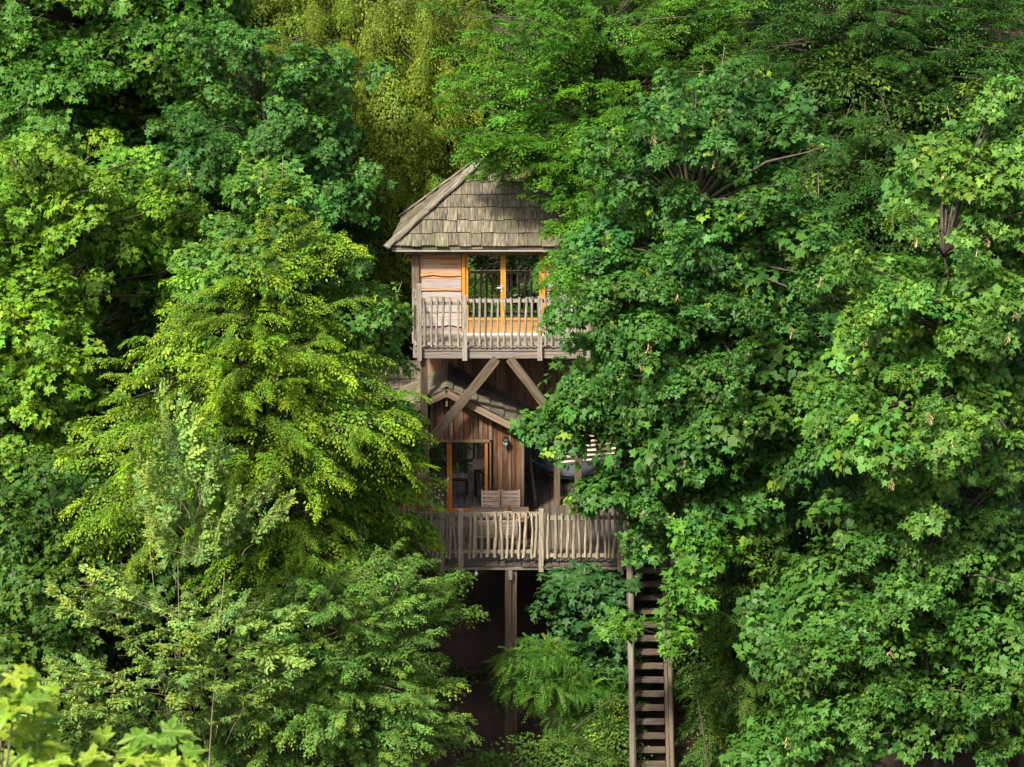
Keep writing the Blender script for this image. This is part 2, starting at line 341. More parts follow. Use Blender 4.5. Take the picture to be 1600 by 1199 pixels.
# ------------------------------------------------------------------ shingles on a sloping face
def shingle_face(parent, A, B, C, D, rows, width, mat, name='shingle', thick=0.022):
    """face with eave A-B and top D-C; rows of single shingles, each one its own part"""
    A, B, C, D = map(Vector, (A, B, C, D))
    U = (B - A).normalized(); V = (D - A) - U * (D - A).dot(U); H = V.length; V.normalize(); Nn = U.cross(V).normalized()
    if Nn.z < 0: Nn = -Nn
    L = (B - A).length; d0 = (D - A).dot(U); c0 = (C - A).dot(U)
    R = Matrix((V, U, Nn)).transposed() if V.cross(U).dot(Nn) > 0 else Matrix((V, -U, Nn)).transposed()
    flip = V.cross(U).dot(Nn) <= 0
    dh = H / rows
    for r in range(rows):
        v0 = r * dh - 0.03; v1 = min((r + 1) * dh + 0.05, H)
        def lim(vv):
            t = max(0, min(1, vv / H)); return d0 * t, L + (c0 - L) * t
        l0, r0 = lim(v0)
        u = l0 - random.uniform(0, width * 0.7)
        while u < r0:
            wd = width * random.uniform(0.72, 1.3); u1 = u + wd - 0.010
            q = []
            jag = random.uniform(-0.018, 0.018)
            for (uu, vv) in ((u, v0 + jag), (u1, v0 + jag + random.uniform(-0.012, 0.012)), (u1, v1), (u, v1)):
                a, b = lim(vv); q.append((min(max(uu, a), b), vv))
            u += wd
            if abs(q[1][0] - q[0][0]) < 0.03 and abs(q[2][0] - q[3][0]) < 0.03: continue
            mu = sum(p[0] for p in q) / 4; mv = sum(p[1] for p in q) / 4
            lift = random.uniform(0.030, 0.050)
            vs = []
            for z in (0, 1):
                for (uu, vv) in q:
                    hz = lift * (1 - (vv - v0) / (v1 - v0)) + 0.006 + random.uniform(-0.003, 0.003)
                    s = (uu - mu) * (-1 if flip else 1)
                    vs.append((vv - mv, s, hz + (thick if z else 0)))
            fs = [(0, 3, 2, 1), (4, 5, 6, 7), (0, 1, 5, 4), (1, 2, 6, 5), (2, 3, 7, 6), (3, 0, 4, 7)]
            M = R.to_4x4(); M.translation = A + U * mu + V * mv
            part(name, mesh(name, vs, fs, mat), parent, M)

# ------------------------------------------------------------------ upper cabin
UY = 1.45                       # front wall of the upper cabin
UZ = Z(546, 0)                  # upper balcony level
def upper_cabin():
    t = thing('stilt_cabin', 'upper weathered timber cabin on stilts with pyramid shingle roof, balcony and amber glazed doors', 'cabin', (X(786, 2), 2.0, 0))
    ye = 0.92; yb = 4.25
    FL, FR = W(611, 384, ye), W(961, 384, ye); BL = W(634, 327, yb); BL.z = FL.z; BR = Vector((X(938, yb, 327), yb, FL.z))
    AP = W(786, 224, (ye + yb) / 2)
    roof = part('roof', mesh('roof', [p - Vector((0, 0, 0.03)) for p in (FL, FR, BR, BL, AP)] + [p - Vector((0, 0, 0.10)) for p in (FL, FR, BR, BL)],
                             [(0, 1, 4), (1, 2, 4), (2, 3, 4), (3, 0, 4), (5, 8, 7, 6), (0, 5, 6, 1), (1, 6, 7, 2), (2, 7, 8, 3), (3, 8, 5, 0)], M_SHINGLE), t)
    for (a, b) in ((FL, FR), (BL, FL), (FR, BR)): shingle_face(roof, a, b, AP, AP, 8, 0.27, M_SHINGLE)
    for c in (FL, FR, BR, BL):
        d = (AP - c).normalized(); out = Vector((c.x - AP.x, c.y - AP.y, 0)).normalized()
        nrm = (Vector((0, 0, 1)) + out * 0.6).normalized(); side = d.cross(nrm)
        lf = nrm * 0.075
        n = 3
        for k in range(n):
            p0 = c + (AP - c) * (k / n) - d * (0.14 if k == 0 else 0.04); p1 = c + (AP - c) * ((k + 1) / n)
            plank('hip_board', p0 + lf, p1 + lf * 0.86, side, 0.25, 0.045, M_HIP, roof, wav=0.06, segs=6)
    plank('eave_board', FL + Vector((0.02, 0.03, -0.13)), FR + Vector((-0.02, 0.03, -0.13)), (0, 0, 1), 0.05, 0.03, M_PLANK_GREY, roof)
    plank('fascia', FL + Vector((0.3, 0.12, -0.17)), FR + Vector((-0.3, 0.12, -0.17)), (0, 0, 1), 0.10, 0.05, M_POST, roof)
    zt, zb = Z(387, UY), UZ - 0.02
    xl, xr = X(646, UY), X(926, UY)
    # corner posts, plate and inner shell
    for px0, px1 in ((645.5, 657), (915, 926)):
        xm = (X(px0, UY) + X(px1, UY)) / 2
        plank('corner_post', (xm, UY - 0.06, zb), (xm, UY - 0.06, zt), (1, 0, 0), X(px1, UY) - X(px0, UY), 0.14, M_POST, t)
    for x in (xl + 0.08, xr - 0.08): plank('corner_post', (x, 4.0, zb), (x, 4.0, zt), (1, 0, 0), 0.16, 0.14, M_POST, t)
    plank('wall_plate', (xl, UY - 0.09, zt - 0.03), (xr, UY - 0.09, zt - 0.03), (0, 0, 1), 0.12, 0.10, M_POST, t, wav=0.1, segs=12)
    # front walls of broad waney boards
    edges = [391.5, 396, 410.5, 429.5, 434.5, 448.5, 452.5, 470.5, 486.5, 507.5, 522]
    mats = [M_PLANK_GREY, M_PLANK_ORANGE, M_PLANK_ORANGE, M_PLANK_ORANGE, M_PLANK_GREY, M_PLANK_ORANGE, M_PLANK_GREY, M_PLANK_GREY, M_PLANK_GREY, M_PLANK_GREY]
    for (a, b) in ((657.5, 721.5), (852.5, 914.5)):
        wl = group_part('front_wall', t, (X((a + b) / 2, UY), UY, zb))
        for i in range(len(edges) - 1):
            z1, z0 = Z(edges[i] - 1.4, UY), Z(edges[i + 1] + 0.6, UY)
            tilt = 0.012 if i % 2 else 0.0
            plank('plank', (X(a, UY), UY - 0.015 - 0.02 * ((i * 7) % 3) / 2, (z0 + z1) / 2), (X(b, UY), UY - 0.015 - 0.02 * ((i * 7) % 3) / 2, (z0 + z1) / 2), (0, 0.11, 1), z1 - z0 + 0.012, 0.03, mats[i], wl, segs=9, waney=0.035, wav=0.025)
    for x, nx in ((xl + 0.02, -1), (xr - 0.02, 1)):
        wl = group_part('side_wall', t, (x, 2.7, zb)); nb = 11
        for i in range(nb):
            z0 = zb + (zt - zb) * i / nb; z1 = zb + (zt - zb) * (i + 1) / nb
            plank('plank', (x, UY + 0.03, (z0 + z1) / 2), (x, 3.92, (z0 + z1) / 2), (0.08 * -nx, 0, 1), z1 - z0 + 0.03, 0.03, M_PLANK_GREY if i < 8 else M_PLANK_ORANGE, wl, segs=9, waney=0.035)
    v, f = [], []
    boxv(v, f, ((xl + xr) / 2, 3.98, (zb + zt) / 2), (xr - xl - 0.2, 0.06, zt - zb)); boxv(v, f, ((xl + xr) / 2, 2.75, zb - 0.05), (xr - xl - 0.1, 2.5, 0.08))
    part('room_shell', mesh('room_shell', v, f, M_INNER), t)
    # amber double door
    fr = group_part('door_frame', t, (X(786, UY), UY, zb))
    yd = UY - 0.03; zd = Z(391, yd); zs = Z(520.5, yd)
    for (a, b) in ((722.5, 728), (846, 851.5)):
        xm = (X(a, yd) + X(b, yd)) / 2; plank('jamb', (xm, yd - 0.02, zs), (xm, yd - 0.02, zd), (1, 0, 0), X(b, yd) - X(a, yd), 0.10, M_FRAME, fr, wav=0.004)
    plank('head', (X(728.2, yd), yd - 0.01, zd - 0.02), (X(845.8, yd), yd - 0.01, zd - 0.02), (0, 0, 1), 0.05, 0.08, M_FRAME, fr, wav=0.004)
    plank('sill', (X(722, yd), yd - 0.07, zs - 0.015), (X(852, yd), yd - 0.07, zs - 0.015), (0, 0, 1), 0.035, 0.14, M_LABEL_WOOD, fr, wav=0.01)
    for (a, b, h) in ((728.4, 786.2, True), (786.6, 845.6, False)):
        dr = group_part('door', t, (X((a + b) / 2, yd), yd, zs))
        xa, xb = X(a, yd), X(b, yd); sw = 0.062; z0, z1 = zs + 0.01, zd - 0.05
        for x in (xa + sw / 2, xb - sw / 2): plank('stile', (x, yd, z0), (x, yd, z1), (1, 0, 0), sw, 0.06, M_FRAME, dr, wav=0.004)
        plank('rail', (xa + sw, yd, z1 - 0.035), (xb - sw, yd, z1 - 0.035), (0, 0, 1), 0.06, 0.056, M_FRAME, dr, wav=0.004)
        zl = Z(497, yd)
        plank('rail', (xa + sw, yd, zl - 0.03), (xb - sw, yd, zl - 0.03), (0, 0, 1), 0.06, 0.056, M_FRAME, dr, wav=0.004)
        plank('panel', (xa + sw, yd + 0.01, (z0 + zl - 0.06) / 2), (xb - sw, yd + 0.01, (z0 + zl - 0.06) / 2), (0, 0, 1), zl - 0.06 - z0, 0.03, M_PANEL, dr, wav=0.002)
        v, f = [], []; boxv(v, f, ((xa + xb) / 2, yd + 0.005, (zl + z1 - 0.065) / 2), (xb - xa - 2 * sw + 0.01, 0.008, z1 - 0.065 - zl + 0.01))
        part('pane', mesh('pane', v, f, M_GLASS), dr)
        if h:
            v, f = [], []; zh = Z(450, yd); xh = xb - sw / 2
            boxv(v, f, (xh, yd - 0.04, zh), (0.03, 0.02, 0.16)); boxv(v, f, (xh - 0.055, yd - 0.075, zh + 0.02), (0.13, 0.02, 0.022)); boxv(v, f, (xh, yd - 0.06, zh + 0.02), (0.02, 0.04, 0.02))
            part('handle', mesh('handle', v, f, M_METAL), dr)
    # balcony floor, beams
    fl = group_part('balcony_floor', t, (X(786, 0.7), 0.7, UZ)); nb = 8
    for i in range(nb):
        y0 = -0.03 + (UY + 0.02) * i / nb; yy = y0 + (UY + 0.02) / nb / 2
        plank('floor_plank', (X(647, 0) + random.uniform(-0.03, 0.03), yy, UZ - 0.02), (X(926, 0) + random.uniform(-0.03, 0.03), yy, UZ - 0.02 + random.uniform(-0.004, 0.004)), (0, 1, 0), (UY + 0.02) / nb - 0.014, 0.04, M_DECK, fl, segs=8)
    zb2 = Z(560, 0)
    plank('beam', (X(651, 0), 0.06, (UZ - 0.045 + zb2) / 2), (X(924, 0), 0.06, (UZ - 0.045 + zb2) / 2), (0, 0, 1), UZ - 0.045 - zb2, 0.13, M_BEAM, t, segs=10)
    plank('beam', (X(651, 0), 1.35, (UZ - 0.045 + zb2) / 2), (X(924, 0), 1.35, (UZ - 0.045 + zb2) / 2), (0, 0, 1), UZ - 0.045 - zb2, 0.13, M_POST, t)
    plank('beam', (X(648.5, 0), 0.14, UZ - 0.16), (X(648.5, 0), 3.9, UZ - 0.16), (0, 0, 1), 0.2, 0.1, M_BEAM, t)
    # railing
    rl = group_part('balcony_railing', t, (X(786, 0), -0.05, UZ))
    for px, top in ((656, 444), (726.5, 462), (843.5, 464), (919, 464)):
        plank('railing_post', (X(px, -0.07), -0.07, Z(563, -0.07)), (X(px + random.uniform(-0.4, 0.4), -0.07), -0.07, Z(top, -0.07)), (1, 0, 0), 0.115, 0.10, M_RAIL, rl, wav=0.04, segs=6)
    plank('top_rail', (X(648, -0.01), -0.01, Z(474, -0.01)), (X(732, -0.01), -0.01, Z(474, -0.01)), (0, 0, 1), 0.085, 0.035, M_RAIL, rl)
    plank('top_rail', (X(733, -0.01), -0.01, Z(470, -0.01)), (X(921, -0.01), -0.01, Z(470, -0.01)), (0, 0, 1), 0.085, 0.035, M_RAIL, rl)
    plank('bottom_rail', (X(648, -0.01), -0.01, Z(537, -0.01)), (X(921, -0.01), -0.01, Z(537, -0.01)), (0, 0, 1), 0.075, 0.035, M_RAIL, rl, segs=10)
    for zx in (285, 330, 372, 415, 465, 515, 623, 665, 707, 748, 790, 835, 885, 937, 985, 1025, 1120, 1165, 1210, 1250, 1285, 1325, 1360, 1400):
        px = 600 + zx / 4.44
        pole('baluster', (X(px + random.uniform(-1, 1), -0.06), -0.055, Z(542 + random.uniform(-2, 1.5), -0.06)), (X(px + random.uniform(-1, 1), -0.06), -0.055, Z(466 + random.uniform(-2, 2), -0.06)), random.uniform(0.058, 0.082), M_RAIL, rl)
    xs = X(649, 0)
    for (zz, h) in ((Z(474, 0), 0.085), (Z(537, 0), 0.075)):
        plank('side_rail', (xs, 0.02, zz), (xs, 1.3, zz), (0, 0, 1), h, 0.035, M_RAIL, rl)
    for k in range(6): pole('baluster', (xs - 0.04, 0.2 + 0.19 * k, Z(540, 0)), (xs - 0.04, 0.2 + 0.19 * k, Z(467, 0)), 0.065, M_RAIL, rl)
    # stilts and braces
    for px in (662.5, 904.5):
        plank('stilt', (X(px, 0.1), 0.12, 0.02), (X(px, 0.1), 0.12, zb2 - 0.004), (1, 0, 0), 0.175, 0.17, M_POST, t, segs=8)
    plank('brace', W(661, 704, -0.04), W(776, 561, -0.04), (1, 0, 0.6), 0.21, 0.12, M_POST, t, segs=8)
    plank('brace', W(906, 704, -0.04), W(797, 561, -0.04), (1, 0, -0.6), 0.21, 0.12, M_POST, t, segs=8)
    # lower storey wall of dark vertical boards
    yw = 2.35; bw = group_part('lower_wall', t, (X(786, yw), yw, 2.2)); n = 22
    for i in range(n):
        a = 655 + (920 - 655) * i / n; b = 655 + (920 - 655) * (i + 1) / n
        xm = (X(a, yw) + X(b, yw)) / 2; z0 = 0.0 if b < 818 else 2.25
        plank('board', (xm, yw + (0.0 if i % 2 else -0.025), z0), (xm, yw + (0.0 if i % 2 else -0.025), zb2 + 0.1), (1, 0, 0), X(b, yw) - X(a, yw) + (0.03 if i % 2 else -0.02), 0.03, M_BASEWALL, bw)
    for i in range(3):
        plank('joist', (X(690 + 90 * i, 0.5), 0.14, zb2 + 0.12), (X(690 + 90 * i, 0.5), 3.9, zb2 + 0.12), (0, 0, 1), 0.18, 0.08, M_POST, t)
M_LABEL_WOOD = wood('pale_sill', (0.5, 0.45, 0.38), (0.66, 0.60, 0.52), grain=(2, 4, 4), vary=0.05)
upper_cabin()

# ------------------------------------------------------------------ lower gabled cabin
GY = 0.47
def lower_cabin():
    t = thing('gabled_cabin', 'lower red brown timber cabin with a gable roof and amber glazed door under the balcony', 'cabin', (X(698, GY), GY, 0))
    ap = W(698, 606, GY); xL, xR = X(574, GY), X(819, GY); ze = Z(668, GY)
    slope = (ap.z - ze) / (xR - ap.x)
    def ztop(x): return ap.z - abs(x - ap.x) * slope - 0.04
    dl, dr, dt = X(664, GY), X(763.5, GY), Z(689, GY)
    wl = group_part('gable_wall', t, (ap.x, GY, 0))
    x = xL; i = 0
    while x < xR - 0.02:
        wd = 0.125 * random.uniform(0.75, 1.25); x1 = min(x + wd, xR); xm = (x + x1) / 2
        z0 = dt + 0.03 if (x1 > dl and x < dr) else 0.0
        z1 = min(ztop(x), ztop(x1)) - 0.0
        bat = i % 2 == 1
        if xm > dr + 0.02: bat = i % 4 == 1
        zz = z1 + 0.0
        vs = []
        yy = GY - (0.028 if bat else 0.0); h = (x1 - x) / 2 + (0.012 if bat else 0.004)
        if bat: h *= 0.55
        # board cut to the slope of the roof: x is the board's own long axis
        L = max(ztop(xm) - z0, 0.05); mid = z0 + L / 2
        up0, up1 = ztop(xm - h) - mid, ztop(xm + h) - mid
        for z in (-0.014, 0.014):
            vs += [(-L / 2, -h, z), (-L / 2, h, z), (up1, h, z), (up0, -h, z)]
        vs = [(a / 1.0, b * 6, c * 6) for a, b, c in vs]
        M = Matrix(((0, 1 / 6, 0, xm), (0, 0, -1 / 6, yy), (1, 0, 0, mid), (0, 0, 0, 1)))
        part('board', mesh('board', vs, [(0, 3, 2, 1), (4, 5, 6, 7), (0, 1, 5, 4), (1, 2, 6, 5), (2, 3, 7, 6), (3, 0, 4, 7)], M_BATTEN if bat else M_GABLE), wl, M)
        x = x1; i += 1
    plank('corner_board', (xR - 0.03, GY - 0.045, 0), (xR - 0.03, GY - 0.045, ztop(xR) - 0.02), (1, 0, 0), 0.06, 0.04, M_BATTEN, wl)
    plank('side_wall', (xR - 0.02, GY + 0.03, ze / 2), (xR - 0.02, 2.3, ze / 2), (0, 0, 1), ze - 0.05, 0.03, M_GABLE, t)
    plank('side_wall', (xL + 0.02, GY + 0.03, ze / 2), (xL + 0.02, 2.3, ze / 2), (0, 0, 1), ze - 0.05, 0.03, M_GABLE, t)
    v, f = [], []; boxv(v, f, (ap.x, 2.26, 1.2), (3.6, 0.03, 2.4)); part('room_lining', mesh('room_lining', v, f, M_INNER), t)
    # roof
    yf, yb2 = 0.20, 2.31
    for s in (-1, 1):
        xe = ap.x + s * (xR - ap.x + 0.08); zE = ap.z - (xR - ap.x + 0.08) * slope
        if s < 0: xe = ap.x - (ap.x - xL + 0.12); zE = ap.z - (ap.x - xL + 0.12) * slope
        E0, E1, R1, R0 = Vector((xe, yf, zE)), Vector((xe, yb2, zE)), Vector((ap.x, yb2, ap.z)), Vector((ap.x, yf, ap.z))
        nn = Vector((s * slope, 0, 1)).normalized() * 0.03
        slab = part('roof', mesh('roof', [E0, E1, R1, R0] + [p + nn for p in (E0, E1, R1, R0)], [(0, 3, 2, 1), (4, 5, 6, 7), (0, 1, 5, 4), (1, 2, 6, 5), (2, 3, 7, 6), (3, 0, 4, 7)], M_SHINGLE_DARK), t)
        n2 = nn * 1.15
        shingle_face(slab, *(E0 + n2, E1 + n2, R1 + n2, R0 + n2), 6 if s > 0 else 6, 0.36, M_SHINGLE_DARK)
        a = Vector((ap.x, yf - 0.03, ap.z - 0.055)); b = Vector((xe + s * 0.03, yf - 0.03, zE - 0.055 - 0.03 * slope))
        plank('barge_board', a + (b - a) * (0.004), b, (0, 0, 1), 0.15, 0.04, M_BARGE, t, segs=7, wav=0.04)
    plank('ridge_board', (ap.x - 0.07, yf, ap.z + 0.085), (ap.x - 0.07, yb2, ap.z + 0.085), (1, 0, 0.55), 0.17, 0.02, M_SHINGLE_DARK, t)
    plank('ridge_board', (ap.x + 0.07, yf, ap.z + 0.089), (ap.x + 0.07, yb2, ap.z + 0.089), (1, 0, -0.55), 0.17, 0.02, M_SHINGLE_DARK, t)
    plank('king_post', (ap.x, yf + 0.06, ap.z - 0.42), (ap.x, yf + 0.06, ap.z - 0.09), (1, 0, 0), 0.06, 0.05, M_BATTEN, t)
    # rear roof beyond the left stilt
    y0, y1 = 2.7, 4.4; A, B = Vector((X(560, y0), y0, Z(640, y0))), Vector((X(690, y0), y0, Z(640, y0))); up = Vector((0, y1 - y0, Z(565, y1) - A.z))
    rr = part('rear_roof', mesh('rear_roof', [A, B, B + up, A + up] + [p - Vector((0, 0, 0.06)) for p in (A, B, B + up, A + up)], [(0, 1, 2, 3), (4, 7, 6, 5), (0, 4, 5, 1), (1, 5, 6, 2), (2, 6, 7, 3), (3, 7, 4, 0)], M_BASEWALL), t)
    shingle_face(rr, A + Vector((0, -0.01, 0.012)), B + Vector((0, -0.01, 0.012)), B + up + Vector((0, -0.01, 0.012)), A + up + Vector((0, -0.01, 0.012)), 5, 0.5, M_SHINGLE_DARK)
    # amber door
    yd = GY - 0.02; zh = dt; fr = group_part('door_frame', t, (X(713, yd), yd, 0))
    plank('head', (X(662, yd), yd - 0.03, zh + 0.01), (X(765, yd), yd - 0.03, zh + 0.01), (0, 0, 1), 0.05, 0.07, M_BATTEN, fr, wav=0.01)
    plank('jamb', (X(766, yd), yd - 0.03, 0), (X(766, yd), yd - 0.03, zh - 0.02), (1, 0, 0), 0.04, 0.06, M_BATTEN, fr, wav=0.01)
    plank('jamb', (X(759.5, yd), yd, 0.02), (X(759.5, yd), yd, zh - 0.02), (1, 0, 0), 0.075, 0.07, M_FRAME_DARK, fr, wav=0.004)
    plank('jamb', (X(667, yd), yd, 0.02), (X(667, yd), yd, zh - 0.02), (1, 0, 0), 0.075, 0.07, M_FRAME_DARK, fr, wav=0.004)
    zr = Z(795, yd)
    for (a, b, h) in ((669.6, 701.2, True), (701.6, 757, False)):
        d = group_part('door', t, (X((a + b) / 2, yd), yd, 0)); xa, xb = X(a, yd), X(b, yd); sw = 0.06
        sides = ((xb - sw / 2),) if h else ((xa + sw / 2),)
        for xx in sides: plank('stile', (xx, yd - 0.005, 0.02), (xx, yd - 0.005, zh - 0.03), (1, 0, 0), sw, 0.06, M_FRAME_DARK, d, wav=0.004)
        plank('rail', (xa, yd, zr - 0.05), (xb, yd, zr - 0.05), (0, 0, 1), 0.09, 0.05, M_FRAME_DARK, d, wav=0.004)
        plank('panel', (xa, yd + 0.01, (zr - 0.095) / 2), (xb, yd + 0.01, (zr - 0.095) / 2), (0, 0, 1), zr - 0.1, 0.03, M_FRAME_DARK, d, wav=0.004)
        v, f = [], []; boxv(v, f, ((xa + xb) / 2, yd + 0.004, (zr + zh - 0.03) / 2), (xb - xa, 0.008, zh - 0.03 - zr + 0.01)); part('pane', mesh('pane', v, f, M_GLASS), d)
        if h:
            v, f = [], []; zk = Z(750, yd); xh = xb - sw / 2
            boxv(v, f, (xh, yd - 0.045, zk), (0.03, 0.02, 0.15)); boxv(v, f, (xh - 0.055, yd - 0.08, zk + 0.02), (0.13, 0.02, 0.022)); boxv(v, f, (xh, yd - 0.065, zk + 0.02), (0.02, 0.04, 0.02))
            part('handle', mesh('handle', v, f, M_METAL), d)
lower_cabin()

# ------------------------------------------------------------------ lower terrace
LY = -3.05
def terrace():
    t = thing('timber_terrace', 'lower timber terrace on a double log post with a railing of crooked poles', 'deck', (X(798, -2.7), -2.7, ground_z(0, -2.7).item()))
    fl = group_part('terrace_floor', t, (X(800, -1), -1, 0))
    px = 636.0
    while px < 984:
        wd = 11.6 * random.uniform(0.92, 1.1); xm = X(px + wd / 2, LY)
        back = GY + 0.02 if px + wd < 816 else 6.2
        zz = random.uniform(-0.008, 0.006)
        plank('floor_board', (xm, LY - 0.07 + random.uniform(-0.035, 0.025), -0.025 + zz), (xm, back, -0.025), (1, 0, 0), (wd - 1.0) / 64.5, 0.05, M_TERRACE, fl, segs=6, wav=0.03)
        px += wd
    zb = Z(889.5, LY); zt = -0.075
    plank('beam', (X(632, LY), LY + 0.02, (zb + zt) / 2), (X(986, LY), LY + 0.02, (zb + zt) / 2), (0, 0, 1), zt - zb, 0.14, M_BEAM, t, segs=12, wav=0.03)
    for y in (-1.3, 0.4, 2.6, 5.6): plank('beam', (X(640 if y < 1 else 820, y), y, -0.17), (X(980, y), y, -0.17), (0, 0, 1), 0.17, 0.14, M_POST, t)
    rl = group_part('terrace_railing', t, (X(800, LY), LY, 0))
    yp = LY - 0.11
    for p, top, bot in ((688, 800, 893), (718.5, 797, 893), (846.5, 796, 893), (972, 800, 893)):
        plank('railing_post', (X(p, yp), yp, Z(bot, yp)), (X(p + random.uniform(-0.5, 0.5), yp), yp, Z(top, yp)), (1, 0, 0), 0.115, 0.10, M_RAIL_PALE, rl, wav=0.04, segs=6)
    yr = LY - 0.045
    for (a, b, t0, b0) in ((640, 843, 803.5, 862), (844, 982, 809, 868)):
        plank('top_rail', (X(a, yr), yr, Z(t0, yr)), (X(b, yr), yr, Z(t0, yr)), (0, 0, 1), 0.10, 0.035, M_RAIL_PALE, rl, segs=10, wav=0.04)
        plank('bottom_rail', (X(a, yr), yr, Z(b0, yr)), (X(b, yr), yr, Z(b0, yr)), (0, 0, 1), 0.085, 0.035, M_RAIL_PALE, rl, segs=10, wav=0.04)
    yb = yr - 0.05
    for zx in (145, 190, 232, 280, 325, 385, 410, 440, 543, 585, 625, 672, 725, 775, 812, 855, 893, 937, 980, 1015, 1072, 1100, 1150, 1193, 1238, 1280, 1322, 1357, 1402, 1450, 1495, 1530, 1565, 1600):
        p = 610 + zx / 4.44
        pole('baluster', (X(p + random.uniform(-1.5, 1.5), yb), yb, Z(872 + random.uniform(-2, 2), yb)), (X(p + random.uniform(-1, 1), yb), yb, Z(801.5 + random.uniform(-2, 2), yb)), random.uniform(0.062, 0.092), M_RAIL_PALE, rl, wob=0.75)
    # railing at the far end of the terrace
    rb = group_part('rear_railing', t, (X(880, 6.1), 6.1, 0)); xa, xb = X(812, 6.1), X(960, 6.1)
    plank('top_rail', (xa, 6.1, 1.0), (xb, 6.1, 1.0), (0, 0, 1), 0.10, 0.05, M_POST, rb); plank('bottom_rail', (xa, 6.1, 0.14), (xb, 6.1, 0.14), (0, 0, 1), 0.08, 0.05, M_RAIL, rb)
    for k in range(13): pole('baluster', (xa + 0.18 * k + 0.1, 6.05, 0.03), (xa + 0.18 * k + 0.1, 6.05, 1.04), 0.07, M_POST, rb)
    # posts under the deck
    gz = ground_z(X(798, LY), LY).item() - 0.6
    sp = group_part('support_post', t, (X(798, LY), LY, gz))
    plank('log', (X(793.3, LY), LY + 0.04, gz), (X(794, LY), LY + 0.04, zb - 0.006), (1, 0, 0), 0.15, 0.2, M_POST_PALE, sp, segs=9, wav=0.07)
    plank('log', (X(803, LY), LY + 0.12, gz), (X(803.2, LY), LY + 0.12, zb - 0.006), (1, 0, 0), 0.14, 0.2, M_POST, sp, segs=9, wav=0.07)
    plank('cleat', (X(797.3, LY), LY - 0.085, Z(904, LY)), (X(797.3, LY), LY - 0.085, zb - 0.01), (1, 0, 0), 0.095, 0.04, M_BEAM, sp)
    for p, y in ((650, 0.2), (800, 0.3), (960, 0.3), (960, 5.5), (960, LY + 0.2), (648, LY + 0.2)):
        g2 = ground_z(X(p, y), y).item() - 0.4
        if g2 < -0.4: plank('stilt', (X(p, y), y, g2), (X(p, y), y, -0.27), (1, 0, 0), 0.18, 0.18, M_POST, t)
    plank('brace', W(722, 905, LY + 0.3), W(757, 890, LY + 0.3), (0, 0, 1), 0.1, 0.08, M_POST, t)
M_POST_PALE = wood('pale_post_timber', (0.057, 0.043, 0.028), (0.117, 0.095, 0.066), grey=(0.095, 0.080, 0.057), grain=(5, 5, 5), vary=0.12, bump=0.7, moss=0.35)
terrace()

def staircase():
    t = thing('staircase', 'steep open wooden staircase climbing to the right end of the lower terrace', 'stairs', (X(1015, -9), -10.0, ground_z(3, -10).item()))
    dz, dy, n = 0.262, 0.222, 33
    y0 = LY - 0.16; xl, xr = X(992, LY), X(1037, LY)
    for i in range(n):
        z = -0.12 - dz * i; y = y0 - dy * i; xa = xl - 0.0005 * i; xb = xr
        plank('tread', (xa, y, z), (xb, y, z), (0, 1, 0), 0.235, 0.065, M_TREAD, t, segs=4, wav=0.03)
    top = Vector((0, y0 + 0.12, 0.05)); bot = Vector((0, y0 - dy * n, -0.12 - dz * n))
    for x, m in ((xl - 0.05, M_POST), (xr + 0.05, M_POST)):
        plank('stringer', Vector((x, 0, 0)) + bot, Vector((x, 0, 0)) + top, (0, 1, -0.8), 0.26, 0.07, m, t, segs=10)
    off = Vector((0, 0, 0.92))
    for x, m, d in ((xl - 0.10, M_RAIL_DARK, 0.17), (xr + 0.12, M_POST, 0.13)):
        a = Vector((x, 0, 0)) + top + off; b = Vector((x, 0, 0)) + bot + off
        pole('handrail', b, a, d, m, t, wob=0.16, segs=14, taper=-0.0)
        for k in range(6):
            f = 0.02 + 0.19 * k; p = Vector((x, 0, 0)) + top * (1 - f) + bot * f
            plank('handrail_post', p + Vector((0, 0, -0.25)), p + Vector((0, 0, 0.86)), (1, 0, 0), 0.09, 0.09, M_POST, t)
    for f in (0.35, 0.75):
        for x in (xl - 0.16, xr + 0.16):
            p = Vector((x, 0, 0)) + top * (1 - f) + bot * f; g = ground_z(p.x, p.y).item() - 0.3
            plank('stilt', (p.x, p.y + 0.1, g), (p.x, p.y + 0.1, p.z), (1, 0, 0), 0.13, 0.13, M_POST, t)
M_RAIL_DARK = wood('worn_handrail', (0.071, 0.055, 0.040), (0.178, 0.152, 0.121), grey=(0.125, 0.111, 0.089), grain=(9, 4, 4), vary=0.1, bump=0.6)
staircase()

